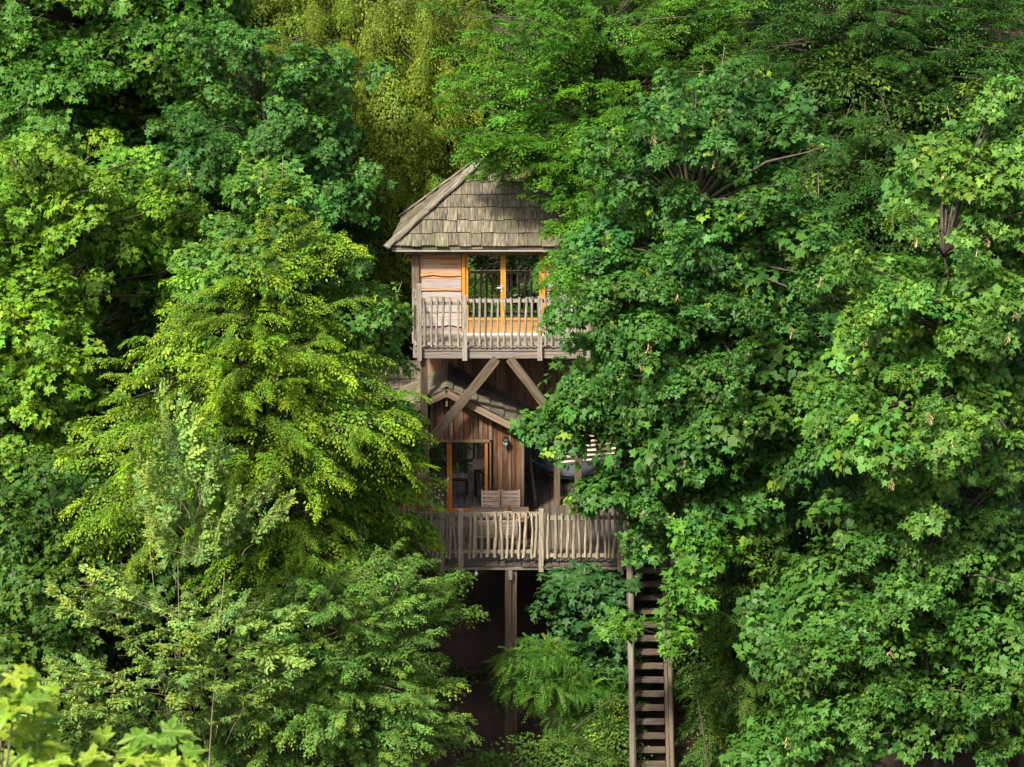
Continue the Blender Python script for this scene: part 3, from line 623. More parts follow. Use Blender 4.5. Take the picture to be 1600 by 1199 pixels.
# ------------------------------------------------------------------ terrace furniture
def chair(label, x, y, rz, pale):
    t = thing('garden_chair', label, 'chair', (x, y, 0.0), 'wooden garden chairs around the terrace table', rz)
    m = M_CHAIR if pale else M_TABLE
    B = Matrix.Translation((x, y, 0)) @ Matrix.Rotation(rz, 4, 'Z')
    P = lambda a, b, c: B @ Vector((a, b, c)); D = lambda a, b, c: (B.to_3x3() @ Vector((a, b, c)))
    seat = group_part('seat', t, P(0, 0, 0.44))
    for k in range(5): plank('slat', P(-0.202, 0.18 - 0.09 * k, 0.44), P(0.202, 0.18 - 0.09 * k, 0.44), D(0, 1, 0), 0.078, 0.022, m, seat)
    back = group_part('backrest', t, P(0, -0.25, 0.5))
    for k in range(5):
        z = 0.53 + 0.088 * k; yy = -0.24 - 0.03 * k
        plank('slat', P(-0.202, yy, z), P(0.202, yy, z), D(0, -0.3, 1), 0.080, 0.02, m, back)
    for s in (-0.214, 0.214):
        plank('leg', P(s, 0.2, 0.0), P(s, 0.2, 0.43), D(1, 0, 0), 0.04, 0.05, m, t)
        plank('leg', P(s, -0.28, 0.0), P(s, -0.21, 0.46), D(1, 0, 0), 0.04, 0.05, m, t)
        plank('back_stile', P(s, -0.21, 0.465), P(s, -0.375, 0.95), D(1, 0, 0), 0.035, 0.045, m, t)
        plank('seat_rail', P(s, -0.2, 0.405), P(s, 0.18, 0.405), D(0, 0, 1), 0.05, 0.03, m, t)
def furniture():
    xa, xb = X(735, -1.4, 830), X(826, -1.4, 830); ya, yb, zt = -1.85, -1.03, 0.75
    t = thing('garden_table', 'long brown wooden table with two bottles on it behind the terrace railing', 'table', ((xa + xb) / 2, (ya + yb) / 2, 0))
    top = group_part('tabletop', t, ((xa + xb) / 2, (ya + yb) / 2, zt))
    for k in range(5):
        y = ya + (yb - ya) * (k + 0.5) / 5
        plank('slat', (xa, y, zt - 0.015), (xb, y, zt - 0.015), (0, 1, 0), (yb - ya) / 5 - 0.012, 0.03, M_TABLE, top, segs=6)
    for x in (xa + 0.08, xb - 0.08):
        for y in (ya + 0.08, yb - 0.08): plank('leg', (x, y, 0), (x, y, zt - 0.035), (1, 0, 0), 0.07, 0.07, M_TABLE, t)
    for y in (ya + 0.04, yb - 0.04): plank('apron', (xa + 0.06, y, zt - 0.08), (xb - 0.06, y, zt - 0.08), (0, 0, 1), 0.08, 0.025, M_TABLE, t)
    chair('pale slatted garden chair on the far side of the table, left of the bottles', X(766.5, -0.7, 820), -0.66, math.pi, True)
    chair('pale slatted garden chair on the far side of the table, directly behind the bottles', X(798, -0.7, 820), -0.66, math.pi, True)
    chair('slatted garden chair between railing and table, under the left end of the table', X(758, -2.2, 850), -2.2, 0, True)
    chair('slatted garden chair between railing and table, in front of the two bottles', X(794, -2.2, 850), -2.2, 0, True)
    chair('dark wooden garden chair at the left end of the table, mirrored in the lower door', X(713, -1.4, 830), -1.4, -math.pi / 2, False)
    for px, m, lb in ((790, M_AMBER, 'amber beer bottle with white label on the table, left of the darker bottle'), (796.3, M_BOTTLE, 'dark brown beer bottle with white label on the table, right of the amber bottle')):
        y = -1.72; b = thing('beer_bottle', lb, 'bottle', (X(px, y, 800), y, zt), 'bottles standing on the terrace table')
        M = Matrix.Translation((X(px, y, 800), y, zt + 0.002))
        part('bottle_glass', lathe('bottle_glass', [(0.038, 0), (0.040, 0.01), (0.040, 0.14), (0.033, 0.165), (0.015, 0.20), (0.013, 0.25), (0.015, 0.255), (0.014, 0.262)], m, 12), b, M)
        part('paper_label', lathe('paper_label', [(0.0415, 0.025), (0.0415, 0.125)], M_LABEL, 12), b, M)
    # lantern
    y = GY - 0.05; c = W(790.5, 689, y)
    t = thing('wall_lantern', 'small black lantern on the gable wall right of the lower door', 'lantern', c)
    v, f = [], []; boxv(v, f, c + Vector((0, 0.0, 0.03)), (0.11, 0.03, 0.16)); part('back_plate', mesh('back_plate', v, f, M_BLACK), t)
    M = Matrix.Translation(c + Vector((0, -0.10, -0.1)))
    part('lamp_glass', lathe('lamp_glass', [(0.045, 0), (0.07, 0.06), (0.075, 0.13)], M_LANTERN_GLASS, 6, False), t, M)
    part('lamp_hood', lathe('lamp_hood', [(0.10, 0.131), (0.10, 0.145), (0.05, 0.19), (0.02, 0.20), (0.02, 0.22)], M_BLACK, 6, False), t, M)
    part('lamp_foot', lathe('lamp_foot', [(0.015, -0.04), (0.05, -0.02), (0.05, -0.001)], M_BLACK, 6, False), t, M)
    v, f = [], []
    for k in range(6):
        a = 2 * math.pi * k / 6; tube(v, f, [M @ Vector((0.047 * math.cos(a), 0.047 * math.sin(a), 0)), M @ Vector((0.078 * math.cos(a), 0.078 * math.sin(a), 0.132))], [0.007, 0.007], 4)
    tube(v, f, [c + Vector((0, 0, 0.09)), c + Vector((0, -0.1, 0.11))], [0.012, 0.012], 5)
    part('lamp_cage', mesh('lamp_cage', v, f, M_BLACK), t)
    # tub
    c = Vector((X(893, 3.6, 740), 3.6, 0.0)); R = 0.80
    t = thing('hot_tub', 'round grey tub with dark hoops on a timber stand at the back of the terrace', 'tub', c)
    M = Matrix.Translation(c)
    part('tub_wall', lathe('tub_wall', [(R, 0.18), (R + 0.01, 0.5), (R + 0.02, 1.12), (R + 0.05, 1.13), (R + 0.05, 1.17), (R - 0.05, 1.17), (R - 0.06, 0.6), (0.02, 0.58)], M_TUB, 40), t, M)
    for z in (0.27, 1.02): part('hoop', lathe('hoop', [(R + 0.012, z), (R + 0.027, z + 0.004), (R + 0.027, z + 0.04), (R + 0.012, z + 0.044)], M_HOOP, 40), t, M)
    for a in range(6):
        x, y = c.x + 0.62 * math.cos(a * 1.047 + 0.5), c.y + 0.62 * math.sin(a * 1.047 + 0.5); plank('stand_leg', (x, y, 0.0), (x, y, 0.178), (1, 0, 0), 0.12, 0.12, M_POST, t)
    # slatted screen on posts
    y = 1.15; t = thing('slatted_screen', 'lean-to roof of pale spaced slats on a dark post beside the tub', 'shelter', (X(920, y, 700), y, 0))
    for k in range(7):
        p0, p1 = W(872, 676.5 + 7.6 * k, y + 0.02 * k), W(962, 671.0 + 7.2 * k, y + 0.02 * k)
        plank('slat', p0, p1, (0, 0.8, 0.6), 0.10, 0.03, M_CHAIR, t, segs=5)
    for px, y2 in ((870.5, 1.32), (958, 1.32)): plank('post', (X(px, y2, 700), y2, 0), (X(px, y2, 700), y2, Z(664, y2)), (1, 0, 0), 0.16, 0.16, M_POST, t)
    plank('beam', W(862, 703, 1.34), W(965, 699, 1.34), (0, 0, 1), 0.14, 0.08, M_BASEWALL, t)
    # leaning pole and hose
    t = thing('leaning_pole', 'crooked dark wooden pole leaning on the terrace behind the cabin corner', 'pole', (X(838, 1.0, 800), 1.0, 0))
    v, f = [], []; tube(v, f, [W(838, 800, 1.0), W(834, 765, 1.1), W(829, 725, 1.3), W(826, 690, 1.5)], [0.05, 0.045, 0.04, 0.035], 7)
    tube(v, f, [W(829, 725, 1.3), W(838, 716, 1.4)], [0.022, 0.015], 5)
    part('pole_stem', mesh('pole_stem', v, f, M_POST, True), t)
    v, f = [], []; pts = [W(828, 717, 1.25), W(836, 722, 1.4), W(848, 728, 1.7), W(862, 735, 2.2), W(872, 739, 2.7)]
    tube(v, f, pts, [0.018] * 5, 7)
    h = part('garden_hose', mesh('garden_hose', v, f, M_HOSE, True), None); tag(h, 'blue hose hanging from the leaning pole to the grey tub', 'hose')
    g = part('globe_lamp', lathe('globe_lamp', [(0.004, -0.05), (0.03, -0.04), (0.048, 0.0), (0.03, 0.04), (0.012, 0.05), (0.012, 0.10)], M_WHITE, 10), None, Matrix.Translation(W(744, 897, LY - 0.02)))
    tag(g, 'tiny white globe lamp hanging below the terrace beam', 'lamp')
furniture()

# ------------------------------------------------------------------ foliage
UP = np.array([0, 0, 1.0])
def nrm(a): return a / np.maximum(np.linalg.norm(a, axis=-1, keepdims=True), 1e-9)
def leaf_template(kind):
    if kind == 'maple':
        half = [(0.34, -0.06), (0.24, 0.17), (0.54, 0.50), (0.19, 0.53)]
        out = [(0, 0)] + half + [(0, 1.0)] + [(-x, y) for x, y in reversed(half)]
        v = [(0, 0.33)] + out; n = len(out)
        f = [(0, 1 + i, 1 + (i + 1) % n) for i in range(n)]
        v = [(x, y, 0.30 * abs(x) - 0.30 * max(0, y - 0.25) ** 1.5 - 0.5 * max(0, abs(x) - 0.3)) for x, y in v]
    elif kind == 'maple_broad':
        half = [(0.22, -0.08), (0.40, 0.06), (0.36, 0.20), (0.55, 0.46), (0.30, 0.56)]
        out = [(0, 0)] + half + [(0, 0.95)] + [(-x, y) for x, y in reversed(half)]
        v = [(0, 0.33)] + out; n = len(out)
        f = [(0, 1 + i, 1 + (i + 1) % n) for i in range(n)]
        v = [(x, y, 0.22 * abs(x) - 0.45 * max(0, y - 0.2) ** 1.5 - 0.7 * max(0, abs(x) - 0.28)) for x, y in v]
    elif kind == 'near':
        half = [(0.10, -0.03), (0.27, -0.10), (0.40, -0.02), (0.36, 0.07), (0.27, 0.17), (0.40, 0.24), (0.50, 0.34), (0.68, 0.44), (0.55, 0.50), (0.50, 0.60), (0.34, 0.54), (0.19, 0.52), (0.24, 0.66), (0.25, 0.76), (0.13, 0.83), (0.08, 0.92)]
        out = [(0, 0.02)] + half + [(0, 1.10)] + [(-x, y) for x, y in reversed(half)]
        v = [(0, 0.33)] + out; n = len(out)
        f = [(0, 1 + i, 1 + (i + 1) % n) for i in range(n)]
        v = [(x, y, 0.28 * abs(x) - 0.30 * max(0, y - 0.25) ** 1.5 - 0.7 * max(0, abs(x) - 0.3) + 0.03 * math.sin(9 * x + 7 * y)) for x, y in v]
    elif kind == 'oval':
        v = [(0, 0, 0), (0.27, 0.32, 0.07), (0.20, 0.72, 0.02), (0, 1.0, -0.12), (-0.20, 0.72, 0.02), (-0.27, 0.32, 0.07)]
        f = [(0, 1, 2, 3), (0, 3, 4, 5)]
    else:
        v = [(0, 0, 0), (0.30, 0.45, 0.08), (0, 1.0, -0.06), (-0.30, 0.45, 0.08)]
        f = [(0, 1, 2), (0, 2, 3)]
    return np.array(v, float), f
TPL = {k: leaf_template(k) for k in ('maple', 'maple_broad', 'oval', 'rhomb', 'near')}

def leaf_mesh(name, kind, L, mat):
    """one mesh from leaf arrays: P position, T tip direction, N normal, S size, C colour"""
    tv, tf = TPL[kind]; n, k = len(L['P']), len(tv)
    T = L['T']; N = nrm(L['N'] - T * np.sum(L['N'] * T, -1, keepdims=True)); B = np.cross(T, N)
    s = L['S'][:, None, None]
    curl = L.get('K', np.ones(n))[:, None, None]
    V = L['P'][:, None, :] + s * (tv[None, :, 0:1] * B[:, None, :] + tv[None, :, 1:2] * T[:, None, :] + curl * tv[None, :, 2:3] * N[:, None, :])
    ls = np.array([len(q) for q in tf]); flat = np.concatenate([np.array(q) for q in tf]); nl = len(flat); nf = len(tf)
    me = bpy.data.meshes.new(name)
    me.vertices.add(n * k); me.vertices.foreach_set('co', V.astype(np.float32).ravel())
    me.loops.add(n * nl); me.loops.foreach_set('vertex_index', (flat[None, :] + (np.arange(n) * k)[:, None]).astype(np.int32).ravel())
    me.polygons.add(n * nf)
    starts = np.concatenate([[0], np.cumsum(ls)[:-1]])
    me.polygons.foreach_set('loop_start', (starts[None, :] + (np.arange(n) * nl)[:, None]).astype(np.int32).ravel())
    a = me.attributes.new('tint', 'FLOAT_COLOR', 'POINT')
    c = np.concatenate([np.repeat(L['C'], k, axis=0), np.ones((n * k, 1))], 1)
    a.data.foreach_set('color', c.astype(np.float32).ravel())
    me.materials.append(mat); me.update(calc_edges=True)
    return me
def cat(ls):
    return {k: np.concatenate([l[k] for l in ls]) for k in ls[0]}
def rand_dirs(n, zmin=-1.0):
    z = RNG.uniform(zmin, 1, n); a = RNG.uniform(0, 2 * np.pi, n); r = np.sqrt(1 - z * z)
    return np.stack([r * np.cos(a), r * np.sin(a), z], -1)
def tints(n, base, vary, young=0.0, per=None):
    base = np.array(base)
    k = RNG.normal(1, vary, (n, 1)).clip(0.5, 1.7); h = RNG.normal(0, 0.10, (n, 1))
    c = base * k * np.concatenate([1 + 1.3 * h, 1 + 0.2 * h, 1 - 0.9 * h], 1)
    if young > 0:
        y = (RNG.random(n) < young)[:, None]; c = np.where(y, np.array([0.155, 0.25, 0.028]) * k, c)
    return c.clip(0.004, 0.6)

def surf(center, rad, n, zmin=-0.45, front=0.35):
    """points on a flattened bough, denser on the side towards the light and the viewer"""
    d = rand_dirs(int(n * 1.8), zmin)
    keep = RNG.random(len(d)) < np.clip(0.62 + 0.35 * d[:, 2], 0.12, 1)
    d = d[keep][:n]
    rr = RNG.uniform(0.62, 1.04, (len(d), 1)) * (1 + 0.16 * np.sin(5 * d[:, :1] + 3 * d[:, 1:2] + center[0]))
    P = center + d * rr * rad
    return P, nrm(d / rad)
def maple_bough(c, rad, n_ros, size, col, vary=0.16, young=0.03):
    P, o = surf(c, rad, n_ros); m = len(P); k = 7
    ax = nrm(0.62 * UP + 0.65 * o + 0.22 * RNG.standard_normal((m, 3)) + 0.25 * np.array(SUN))
    e1 = nrm(np.cross(ax, rand_dirs(m))); e2 = np.cross(ax, e1)
    ph = (np.arange(k)[None, :] * 2.4 + RNG.uniform(0, 6.28, (m, 1))) + RNG.normal(0, 0.3, (m, k))
    rad_d = np.cos(ph)[..., None] * e1[:, None] + np.sin(ph)[..., None] * e2[:, None]
    T = nrm(rad_d + 0.55 * o[:, None] - 0.50 * UP + 0.24 * RNG.standard_normal((m, k, 3)))
    N = nrm(ax[:, None] + 0.35 * rad_d + 0.30 * RNG.standard_normal((m, k, 3)))
    pet = RNG.uniform(0.02, 0.14, (m, k, 1))
    pos = P[:, None] + T * pet + ax[:, None] * RNG.uniform(-0.10, 0.06, (m, k, 1))
    rs = RNG.uniform(0.75, 1.15, (m, 1))
    S = size * rs * RNG.uniform(0.5, 1.25, (m, k))
    C = tints(m, col, vary, young)[:, None] * RNG.normal(1, 0.10, (m, k, 1)).clip(0.7, 1.4)
    n = m * k
    return dict(P=pos.reshape(n, 3), T=T.reshape(n, 3), N=N.reshape(n, 3), S=S.reshape(n), C=C.reshape(n, 3), K=RNG.uniform(0.1, 2.4, n))
def spray_bough(c, rad, n_tw, size, col, vary=0.18, young=0.04, length=1.0, droop=0.5, k=34, up=0.15, wide=0.34, flat=0.25):
    """fans of small leaves: a curved main twig with leaves on side twigs, all near one plane"""
    P, o = surf(c, rad * 0.8, n_tw); m = len(P)
    oh = nrm(o * np.array([1, 1, 0.3]) + np.array([0, 0, up]) + 0.30 * RNG.standard_normal((m, 3)))
    sn = nrm(UP + 0.45 * o + 0.22 * RNG.standard_normal((m, 3)))
    side = nrm(np.cross(oh, sn)); sn = np.cross(side, oh)
    Ln = length * RNG.uniform(0.6, 1.25, (m, 1))[..., None]
    t = RNG.random((m, k, 1)) ** 0.8
    sg = np.where(RNG.random((m, k, 1)) < 0.5, 1.0, -1.0); q = RNG.random((m, k, 1))
    w = wide * Ln * np.sin(np.pi * (0.12 + 0.80 * t)) * q
    tt = t + 0.35 * w / Ln
    pos = P[:, None] + oh[:, None] * Ln * (tt - 0.4) + sg * side[:, None] * w - UP * Ln * (droop * (tt - 0.15).clip(0) ** 2 + 0.5 * droop * (w / Ln) ** 2) + 0.018 * RNG.standard_normal((m, k, 3))
    tw = nrm(oh[:, None] - UP * 1.7 * droop * (t - 0.15).clip(0))
    T = nrm(tw + 0.55 * sg * side[:, None] - 0.3 * droop * UP + 0.28 * RNG.standard_normal((m, k, 3)))
    N = nrm(sn[:, None] + 0.30 * RNG.standard_normal((m, k, 3)) + 0.3 * droop * t * oh[:, None])
    S = size * RNG.uniform(0.7, 1.2, (m, k)) * (1 - 0.25 * t[..., 0])
    yg = 1 + 1.5 * young * (t > 0.75)
    C = tints(m, col, vary, young)[:, None] * RNG.normal(1, 0.12, (m, k, 1)).clip(0.6, 1.5) * np.concatenate([yg, yg ** 0.7, np.ones_like(yg)], -1)
    n = m * k
    return dict(P=pos.reshape(n, 3), T=T.reshape(n, 3), N=N.reshape(n, 3), S=S.reshape(n), C=C.reshape(n, 3), K=RNG.uniform(0.3, 1.4, n))
def arch_bough(L, n_tw, size, col, vary=0.16, young=0.06, droop=0.35, width=0.55, hang=0.45, k=10, rise=0.25):
    """one arching branch along x with leafy side twigs hanging from it"""
    u = ((np.arange(n_tw) + RNG.random(n_tw)) / n_tw)[:, None]; m = n_tw
    wob = RNG.uniform(0, 6.28)
    ax = np.concatenate([L * (u - 0.45), 0.10 * L * np.sin(3 * u + wob) - 0.1 * L * math.sin(wob), L * (rise * u - (droop + rise * 0.5) * u ** 2 + 0.06)], 1)
    psi = RNG.uniform(-1.15, 0.35, (m, 1)); sd = np.where(RNG.random((m, 1)) < 0.5, 1.0, -1.0)
    d = nrm(np.concatenate([0.55 + 0.5 * u, sd * np.cos(psi) * (1.1 - 0.6 * u), np.sin(psi) * 0.8], 1) + 0.18 * RNG.standard_normal((m, 3)))
    ln = width * np.sin(np.pi * (0.16 + 0.72 * u)) * RNG.uniform(0.35, 1.15, (m, 1))
    t = ((np.arange(k) + 0.6) / k)[None, :, None]; D = d[:, None]; ln_ = ln[:, None]
    pos = ax[:, None] + D * ln_ * t - UP * hang * ln_ * t ** 2 + 0.012 * RNG.standard_normal((m, k, 3))
    tw = nrm(D - UP * 2 * hang * t); pn = nrm(UP + 0.25 * RNG.standard_normal((m, 3)) + np.concatenate([0.3 * u, 0.35 * sd, 0 * u], 1))[:, None]
    sg = np.where(np.arange(k) % 2 == 0, 1.0, -1.0)[None, :, None]; lat = nrm(np.cross(tw, np.broadcast_to(pn, tw.shape)))
    pos = pos + lat * sg * 0.012
    T = nrm(0.7 * tw + 0.75 * sg * lat - 0.25 * hang * UP + 0.2 * RNG.standard_normal((m, k, 3)))
    N = nrm(pn + 0.28 * RNG.standard_normal((m, k, 3)))
    S = size * RNG.uniform(0.75, 1.15, (m, k)) * (1 - 0.25 * t[..., 0]) * (1.05 - 0.25 * u)
    yg = 1 + 2.5 * young * ((t > 0.7) | (u[:, None] > 0.8))
    C = tints(m, col, vary, 0)[:, None] * RNG.normal(1, 0.12, (m, k, 1)).clip(0.6, 1.5) * np.concatenate([yg ** 1.3, yg ** 0.8, np.ones_like(yg)], -1)
    n = m * k
    return dict(P=pos.reshape(n, 3), T=T.reshape(n, 3), N=N.reshape(n, 3), S=S.reshape(n), C=C.reshape(n, 3), K=RNG.uniform(0.3, 1.4, n))
def pinnate_bough(c, rad, n_fr, size, col):
    P, o = surf(c, rad, n_fr); m = len(P); k = 17
    oh = nrm(o * np.array([1, 1, 0.3]) + 0.5 * RNG.standard_normal((m, 3)) - 0.25 * UP)
    sn = nrm(UP + 0.5 * o + 0.2 * RNG.standard_normal((m, 3))); side = nrm(np.cross(oh, sn)); sn = np.cross(side, oh)
    t = (np.arange(k) / k)[None, :, None] * np.ones((m, 1, 1)); Ln = RNG.uniform(0.28, 0.42, (m, 1, 1))
    pos = P[:, None] + oh[:, None] * Ln * t - UP * 0.35 * Ln * t ** 2
    sg = np.where(np.arange(k) % 2 == 0, 1.0, -1.0)[None, :, None]
    T = nrm(0.35 * oh[:, None] + sg * side[:, None] - 0.2 * UP + 0.08 * RNG.standard_normal((m, k, 3)))
    N = nrm(sn[:, None] + 0.12 * RNG.standard_normal((m, k, 3)))
    S = size * (1.0 - 0.5 * np.abs(t[..., 0] - 0.45)) * RNG.uniform(0.9, 1.1, (m, k))
    C = tints(m, col, 0.15, 0.05)[:, None] * np.ones((m, k, 1)); n = m * k
    return dict(P=pos.reshape(n, 3), T=T.reshape(n, 3), N=N.reshape(n, 3), S=S.reshape(n), C=C.reshape(n, 3), K=np.ones(n))
def leader(base, top, size, col, kind):
    """an upright shoot with leaves in tiers, brighter at the tip"""
    base, top = np.array(base), np.array(top); L = np.linalg.norm(top - base); n = int(L / 0.045)
    t = np.sort(RNG.random(n)); p = base + (top - base) * t[:, None]
    a = RNG.uniform(0, 6.28, n); r = np.stack([np.cos(a), np.sin(a), 0.15 * np.ones(n)], -1)
    T = nrm(r + 0.25 * RNG.standard_normal((n, 3)) - 0.15 * UP); N = nrm(UP + 0.35 * r + 0.3 * RNG.standard_normal((n, 3)))
    c = tints(n, col, 0.12, 0) * (1 + 0.9 * (t[:, None] ** 3) * np.array([1.6, 1.0, 0.1]))
    pos = p + r * RNG.uniform(0.03, 0.16, (n, 1)) * (1.25 - t[:, None])
    return dict(P=pos, T=T, N=N, S=size * (1.1 - 0.5 * t) * RNG.uniform(0.8, 1.15, n), C=c, K=RNG.uniform(0.3, 1.4, n))

ALL = []          # the trees, kept until the leaves that show are known
def boughs(envs, bw, dens=1.5, back_share=0.3, sprigs=0.6):
    """bough centres spread through envelopes given as (px, py, rx, ry, depth, half depth)"""
    out = []
    for (px, py, rx, ry, yc, yd) in envs:
        area = math.pi * rx * ry; sc = F / (math.hypot(yc - CAM.y, 20))
        rx = max(rx - 0.62 * bw * sc, rx * 0.35); ry = max(ry - 0.42 * bw * sc, ry * 0.35)
        n = max(2, int(area / (math.pi * (bw * sc) ** 2 * 0.52) * dens)); pts = []
        for i in range(n):
            best, bd = None, -1
            for _ in range(7):
                a, q = RNG.uniform(0, 2 * np.pi), math.sqrt(RNG.random()) * 0.97
                u, v = q * math.cos(a), q * math.sin(a)
                d = min([math.hypot((u - s[0]) * rx, (v - s[1]) * ry) for s in pts] or [1e9])
                if d > bd: best, bd = (u, v), d
            pts.append(best)
            u, v = best; q = math.sqrt(max(0, 1 - u * u - v * v))
            back = RNG.random() < back_share
            y = yc + (yd * q * RNG.uniform(0.1, 0.8) if back else -yd * q * RNG.uniform(0.25, 1.0))
            c = W(px + u * rx, py + v * ry, y)
            k = RNG.uniform(0.6, 1.25)
            out.append((np.array(c), k, RNG.uniform(0.8, 1.2), back))
        for i in range(int(n * sprigs)):
            a, q = RNG.uniform(0, 2 * np.pi), RNG.uniform(0.3, 1.25)
            u, v = q * math.cos(a), q * math.sin(a) * (1.0 if math.sin(a) > 0 else 1.15)
            y = yc - yd * math.sqrt(max(0, 1 - (q / 1.3) ** 2)) * RNG.uniform(0.8, 1.25)
            out.append((np.array(W(px + u * (rx + 0.3 * bw * sc), py + v * (ry + 0.2 * bw * sc), y)), RNG.uniform(0.36, 0.6), RNG.uniform(0.7, 1.5), False))
    return out
def tree(name, label, cat_, kind, envs, col, trunk, size, bw=0.85, n=0, dens=1.55, group=None, leaders=(), nleaf=0, stems=1, wood_mat=None, keys=0, twig_kw=None, young=0.018, tr=0.16, vary=0.17, twigs=3, back=0.3, zf=0.48, sprigs=0.6, lift=0.7):
    tx, ty = trunk; gz = float(ground_z(tx, ty))
    arch = kind == 'arch'
    if arch: dens *= 1.75
    n = n or {'maple': 60, 'pinnate': 45, 'arch': 52}.get(kind, int(62 * (bw / 0.85) ** 2 * (0.10 / size) ** 1.3))
    t = thing(name, label, cat_, (tx, ty, gz), group)
    bs = boughs(envs, bw, dens, back, sprigs); wm = wood_mat or M_BARK
    top = max(b[0][2] for b in bs); cen = np.mean([b[0] for b in bs], 0); zb0 = min(b[0][2] for b in bs)
    zt = gz + 0.82 * (top - gz)
    trunks = []
    for s in range(stems):
        lean = np.array([0, 0]) if stems == 1 else RNG.normal(0, 0.22, 2)
        pts = []
        for i in range(9):
            q = i / 8; x = tx + (cen[0] - tx) * q ** 1.5 + lean[0] * q * 4 + 0.12 * math.sin(4 * q + s); y = ty + (cen[1] - ty) * q ** 1.5 * 0.8 + lean[1] * q * 4
            pts.append(Vector((x, y, gz - 0.3 + (zt - gz + 0.3) * q)))
        v, f = [], []; tube(v, f, pts, [tr * (1 - 0.86 * i / 8) + (0.35 * tr if i == 0 else 0) for i in range(9)], 9)
        part('trunk', mesh('trunk', v, f, wm, True), t); trunks.append(pts)
    # a few boughs of foliage, shared by all the branches of this tree
    mat = M_LEAF if kind == 'maple' else M_LEAF_SMALL
    tk = 'maple' if kind == 'maple' else ('oval' if size > 0.1 else 'rhomb')
    pool = []; r = np.array([bw, bw, bw * zf]); z0 = np.zeros(3)
    for vi in range(5):
        if kind == 'maple': L = maple_bough(z0, r, n, size, col, young=young, vary=vary)
        elif kind == 'pinnate': L = pinnate_bough(z0, r, n, size, col)
        elif arch: L = arch_bough(bw * 2.3, n, size, col, young=young, vary=vary, **(twig_kw or {}))
        else: L = spray_bough(z0, r, n, size, col, young=young, vary=vary, **(twig_kw or {}))
        pool.append((leaf_mesh('foliage', 'maple_broad' if tk == 'maple' and vi % 2 == 0 else tk, L, mat), L))
    cand = []
    for (c, k, zs, bk) in bs:
        pts = trunks[RNG.integers(len(trunks))]
        below = [p for p in pts if p.z < c[2] - 0.1 * abs(c[0] - tx)] or [pts[1]]
        me, L = pool[RNG.integers(len(pool))]; g = float(RNG.normal(1, 0.13)); h = float(RNG.normal(0, 0.07))
        g = min(max(g, 0.65), 1.4); oc = np.array([g * (1 + h), g, g * (1 - h)])
        if arch:
            hz = (c[2] - zb0) / max(top - zb0, 0.1)
            az = math.atan2(c[1] - cen[1] + 0.3 * RNG.normal(), c[0] - cen[0] + 0.3 * RNG.normal()) + RNG.normal(0, 0.45)
            M = Matrix.Translation(c) @ Matrix.Rotation(az, 4, 'Z') @ Matrix.Rotation(RNG.normal(0.25 - lift * hz, 0.2), 4, 'Y') @ Matrix.Rotation(RNG.normal(0, 0.25), 4, 'X') @ Matrix.Diagonal((k, k * RNG.choice([-1, 1]) * zs, k, 1))
            e = M @ Vector((-0.42 * bw * 2.3, 0, 0))
            if e.y > c[1] + 0.5 and abs(e.x) < 2.6: e = Vector(c)
        else:
            az = RNG.uniform(0, 6.28)
            M = Matrix.Translation(c) @ Matrix.Rotation(RNG.normal(0.12, 0.25), 4, 'X') @ Matrix.Rotation(RNG.normal(0, 0.25), 4, 'Y') @ Matrix.Rotation(az, 4, 'Z') @ Matrix.Diagonal((k, k, k * zs, 1))
            e = Vector(c) + Vector((0, 0, -0.05))
        a = min(below, key=lambda p: (p - e).length)
        mid = a.lerp(e, 0.55) + Vector((0, 0, 0.10 * (e - a).length))
        v, f = [], []; r0 = min(tr * 0.42, 0.016 * (e - a).length + 0.012) * (0.5 if arch else 0.7)
        if stems > 1: a = a.lerp(e, RNG.uniform(0.35, 0.8)); mid = a.lerp(e, 0.5) + Vector((0, 0, 0.05)); r0 = min(r0, 0.012)
        tube(v, f, [a, a.lerp(mid, 0.5) + Vector((0, 0, 0.03)), mid, mid.lerp(e, 0.6), e], [r0, r0 * 0.8, r0 * 0.6, r0 * 0.42, r0 * 0.2], 5)
        if arch: tube(v, f, [e, M @ Vector((0, 0, 0.05)), M @ Vector((0.45 * bw * 2.3, 0, -0.1))], [r0 * 0.25, r0 * 0.16, 0.003], 4)
        for _ in range(0 if arch else twigs):
            d = rand_dirs(1, 0.0)[0] * r * k * RNG.uniform(0.7, 1.0); tube(v, f, [mid.lerp(e, 0.7), e.lerp(Vector(c + d), 0.5) + Vector((0, 0, 0.03)), Vector(c + d)], [r0 * 0.3, r0 * 0.22, 0.004], 4)
        br = part('branch', mesh('branch', v, f, wm, True), t)
        o = part('foliage', me, br, M); o.color = (*oc, 1); o['kind'] = 'stuff'
        if nleaf and not bk: cand.append((M, L, oc))
    for (x0, y0, x1, y1, dep) in leaders:
        a, b = W(x0, y0, dep), W(x1, y1, dep)
        v, f = [], []; tube(v, f, [a, a.lerp(b, 0.5), b], [0.018, 0.012, 0.005], 5); sh = part('shoot', mesh('shoot', v, f, M_TWIG, True), t)
        o = part('foliage', leaf_mesh('foliage', tk, leader(a, b, size, col, kind), mat), sh); o['kind'] = 'stuff'
    ALL.append((t, bs, cand, nleaf, mat, size, col))
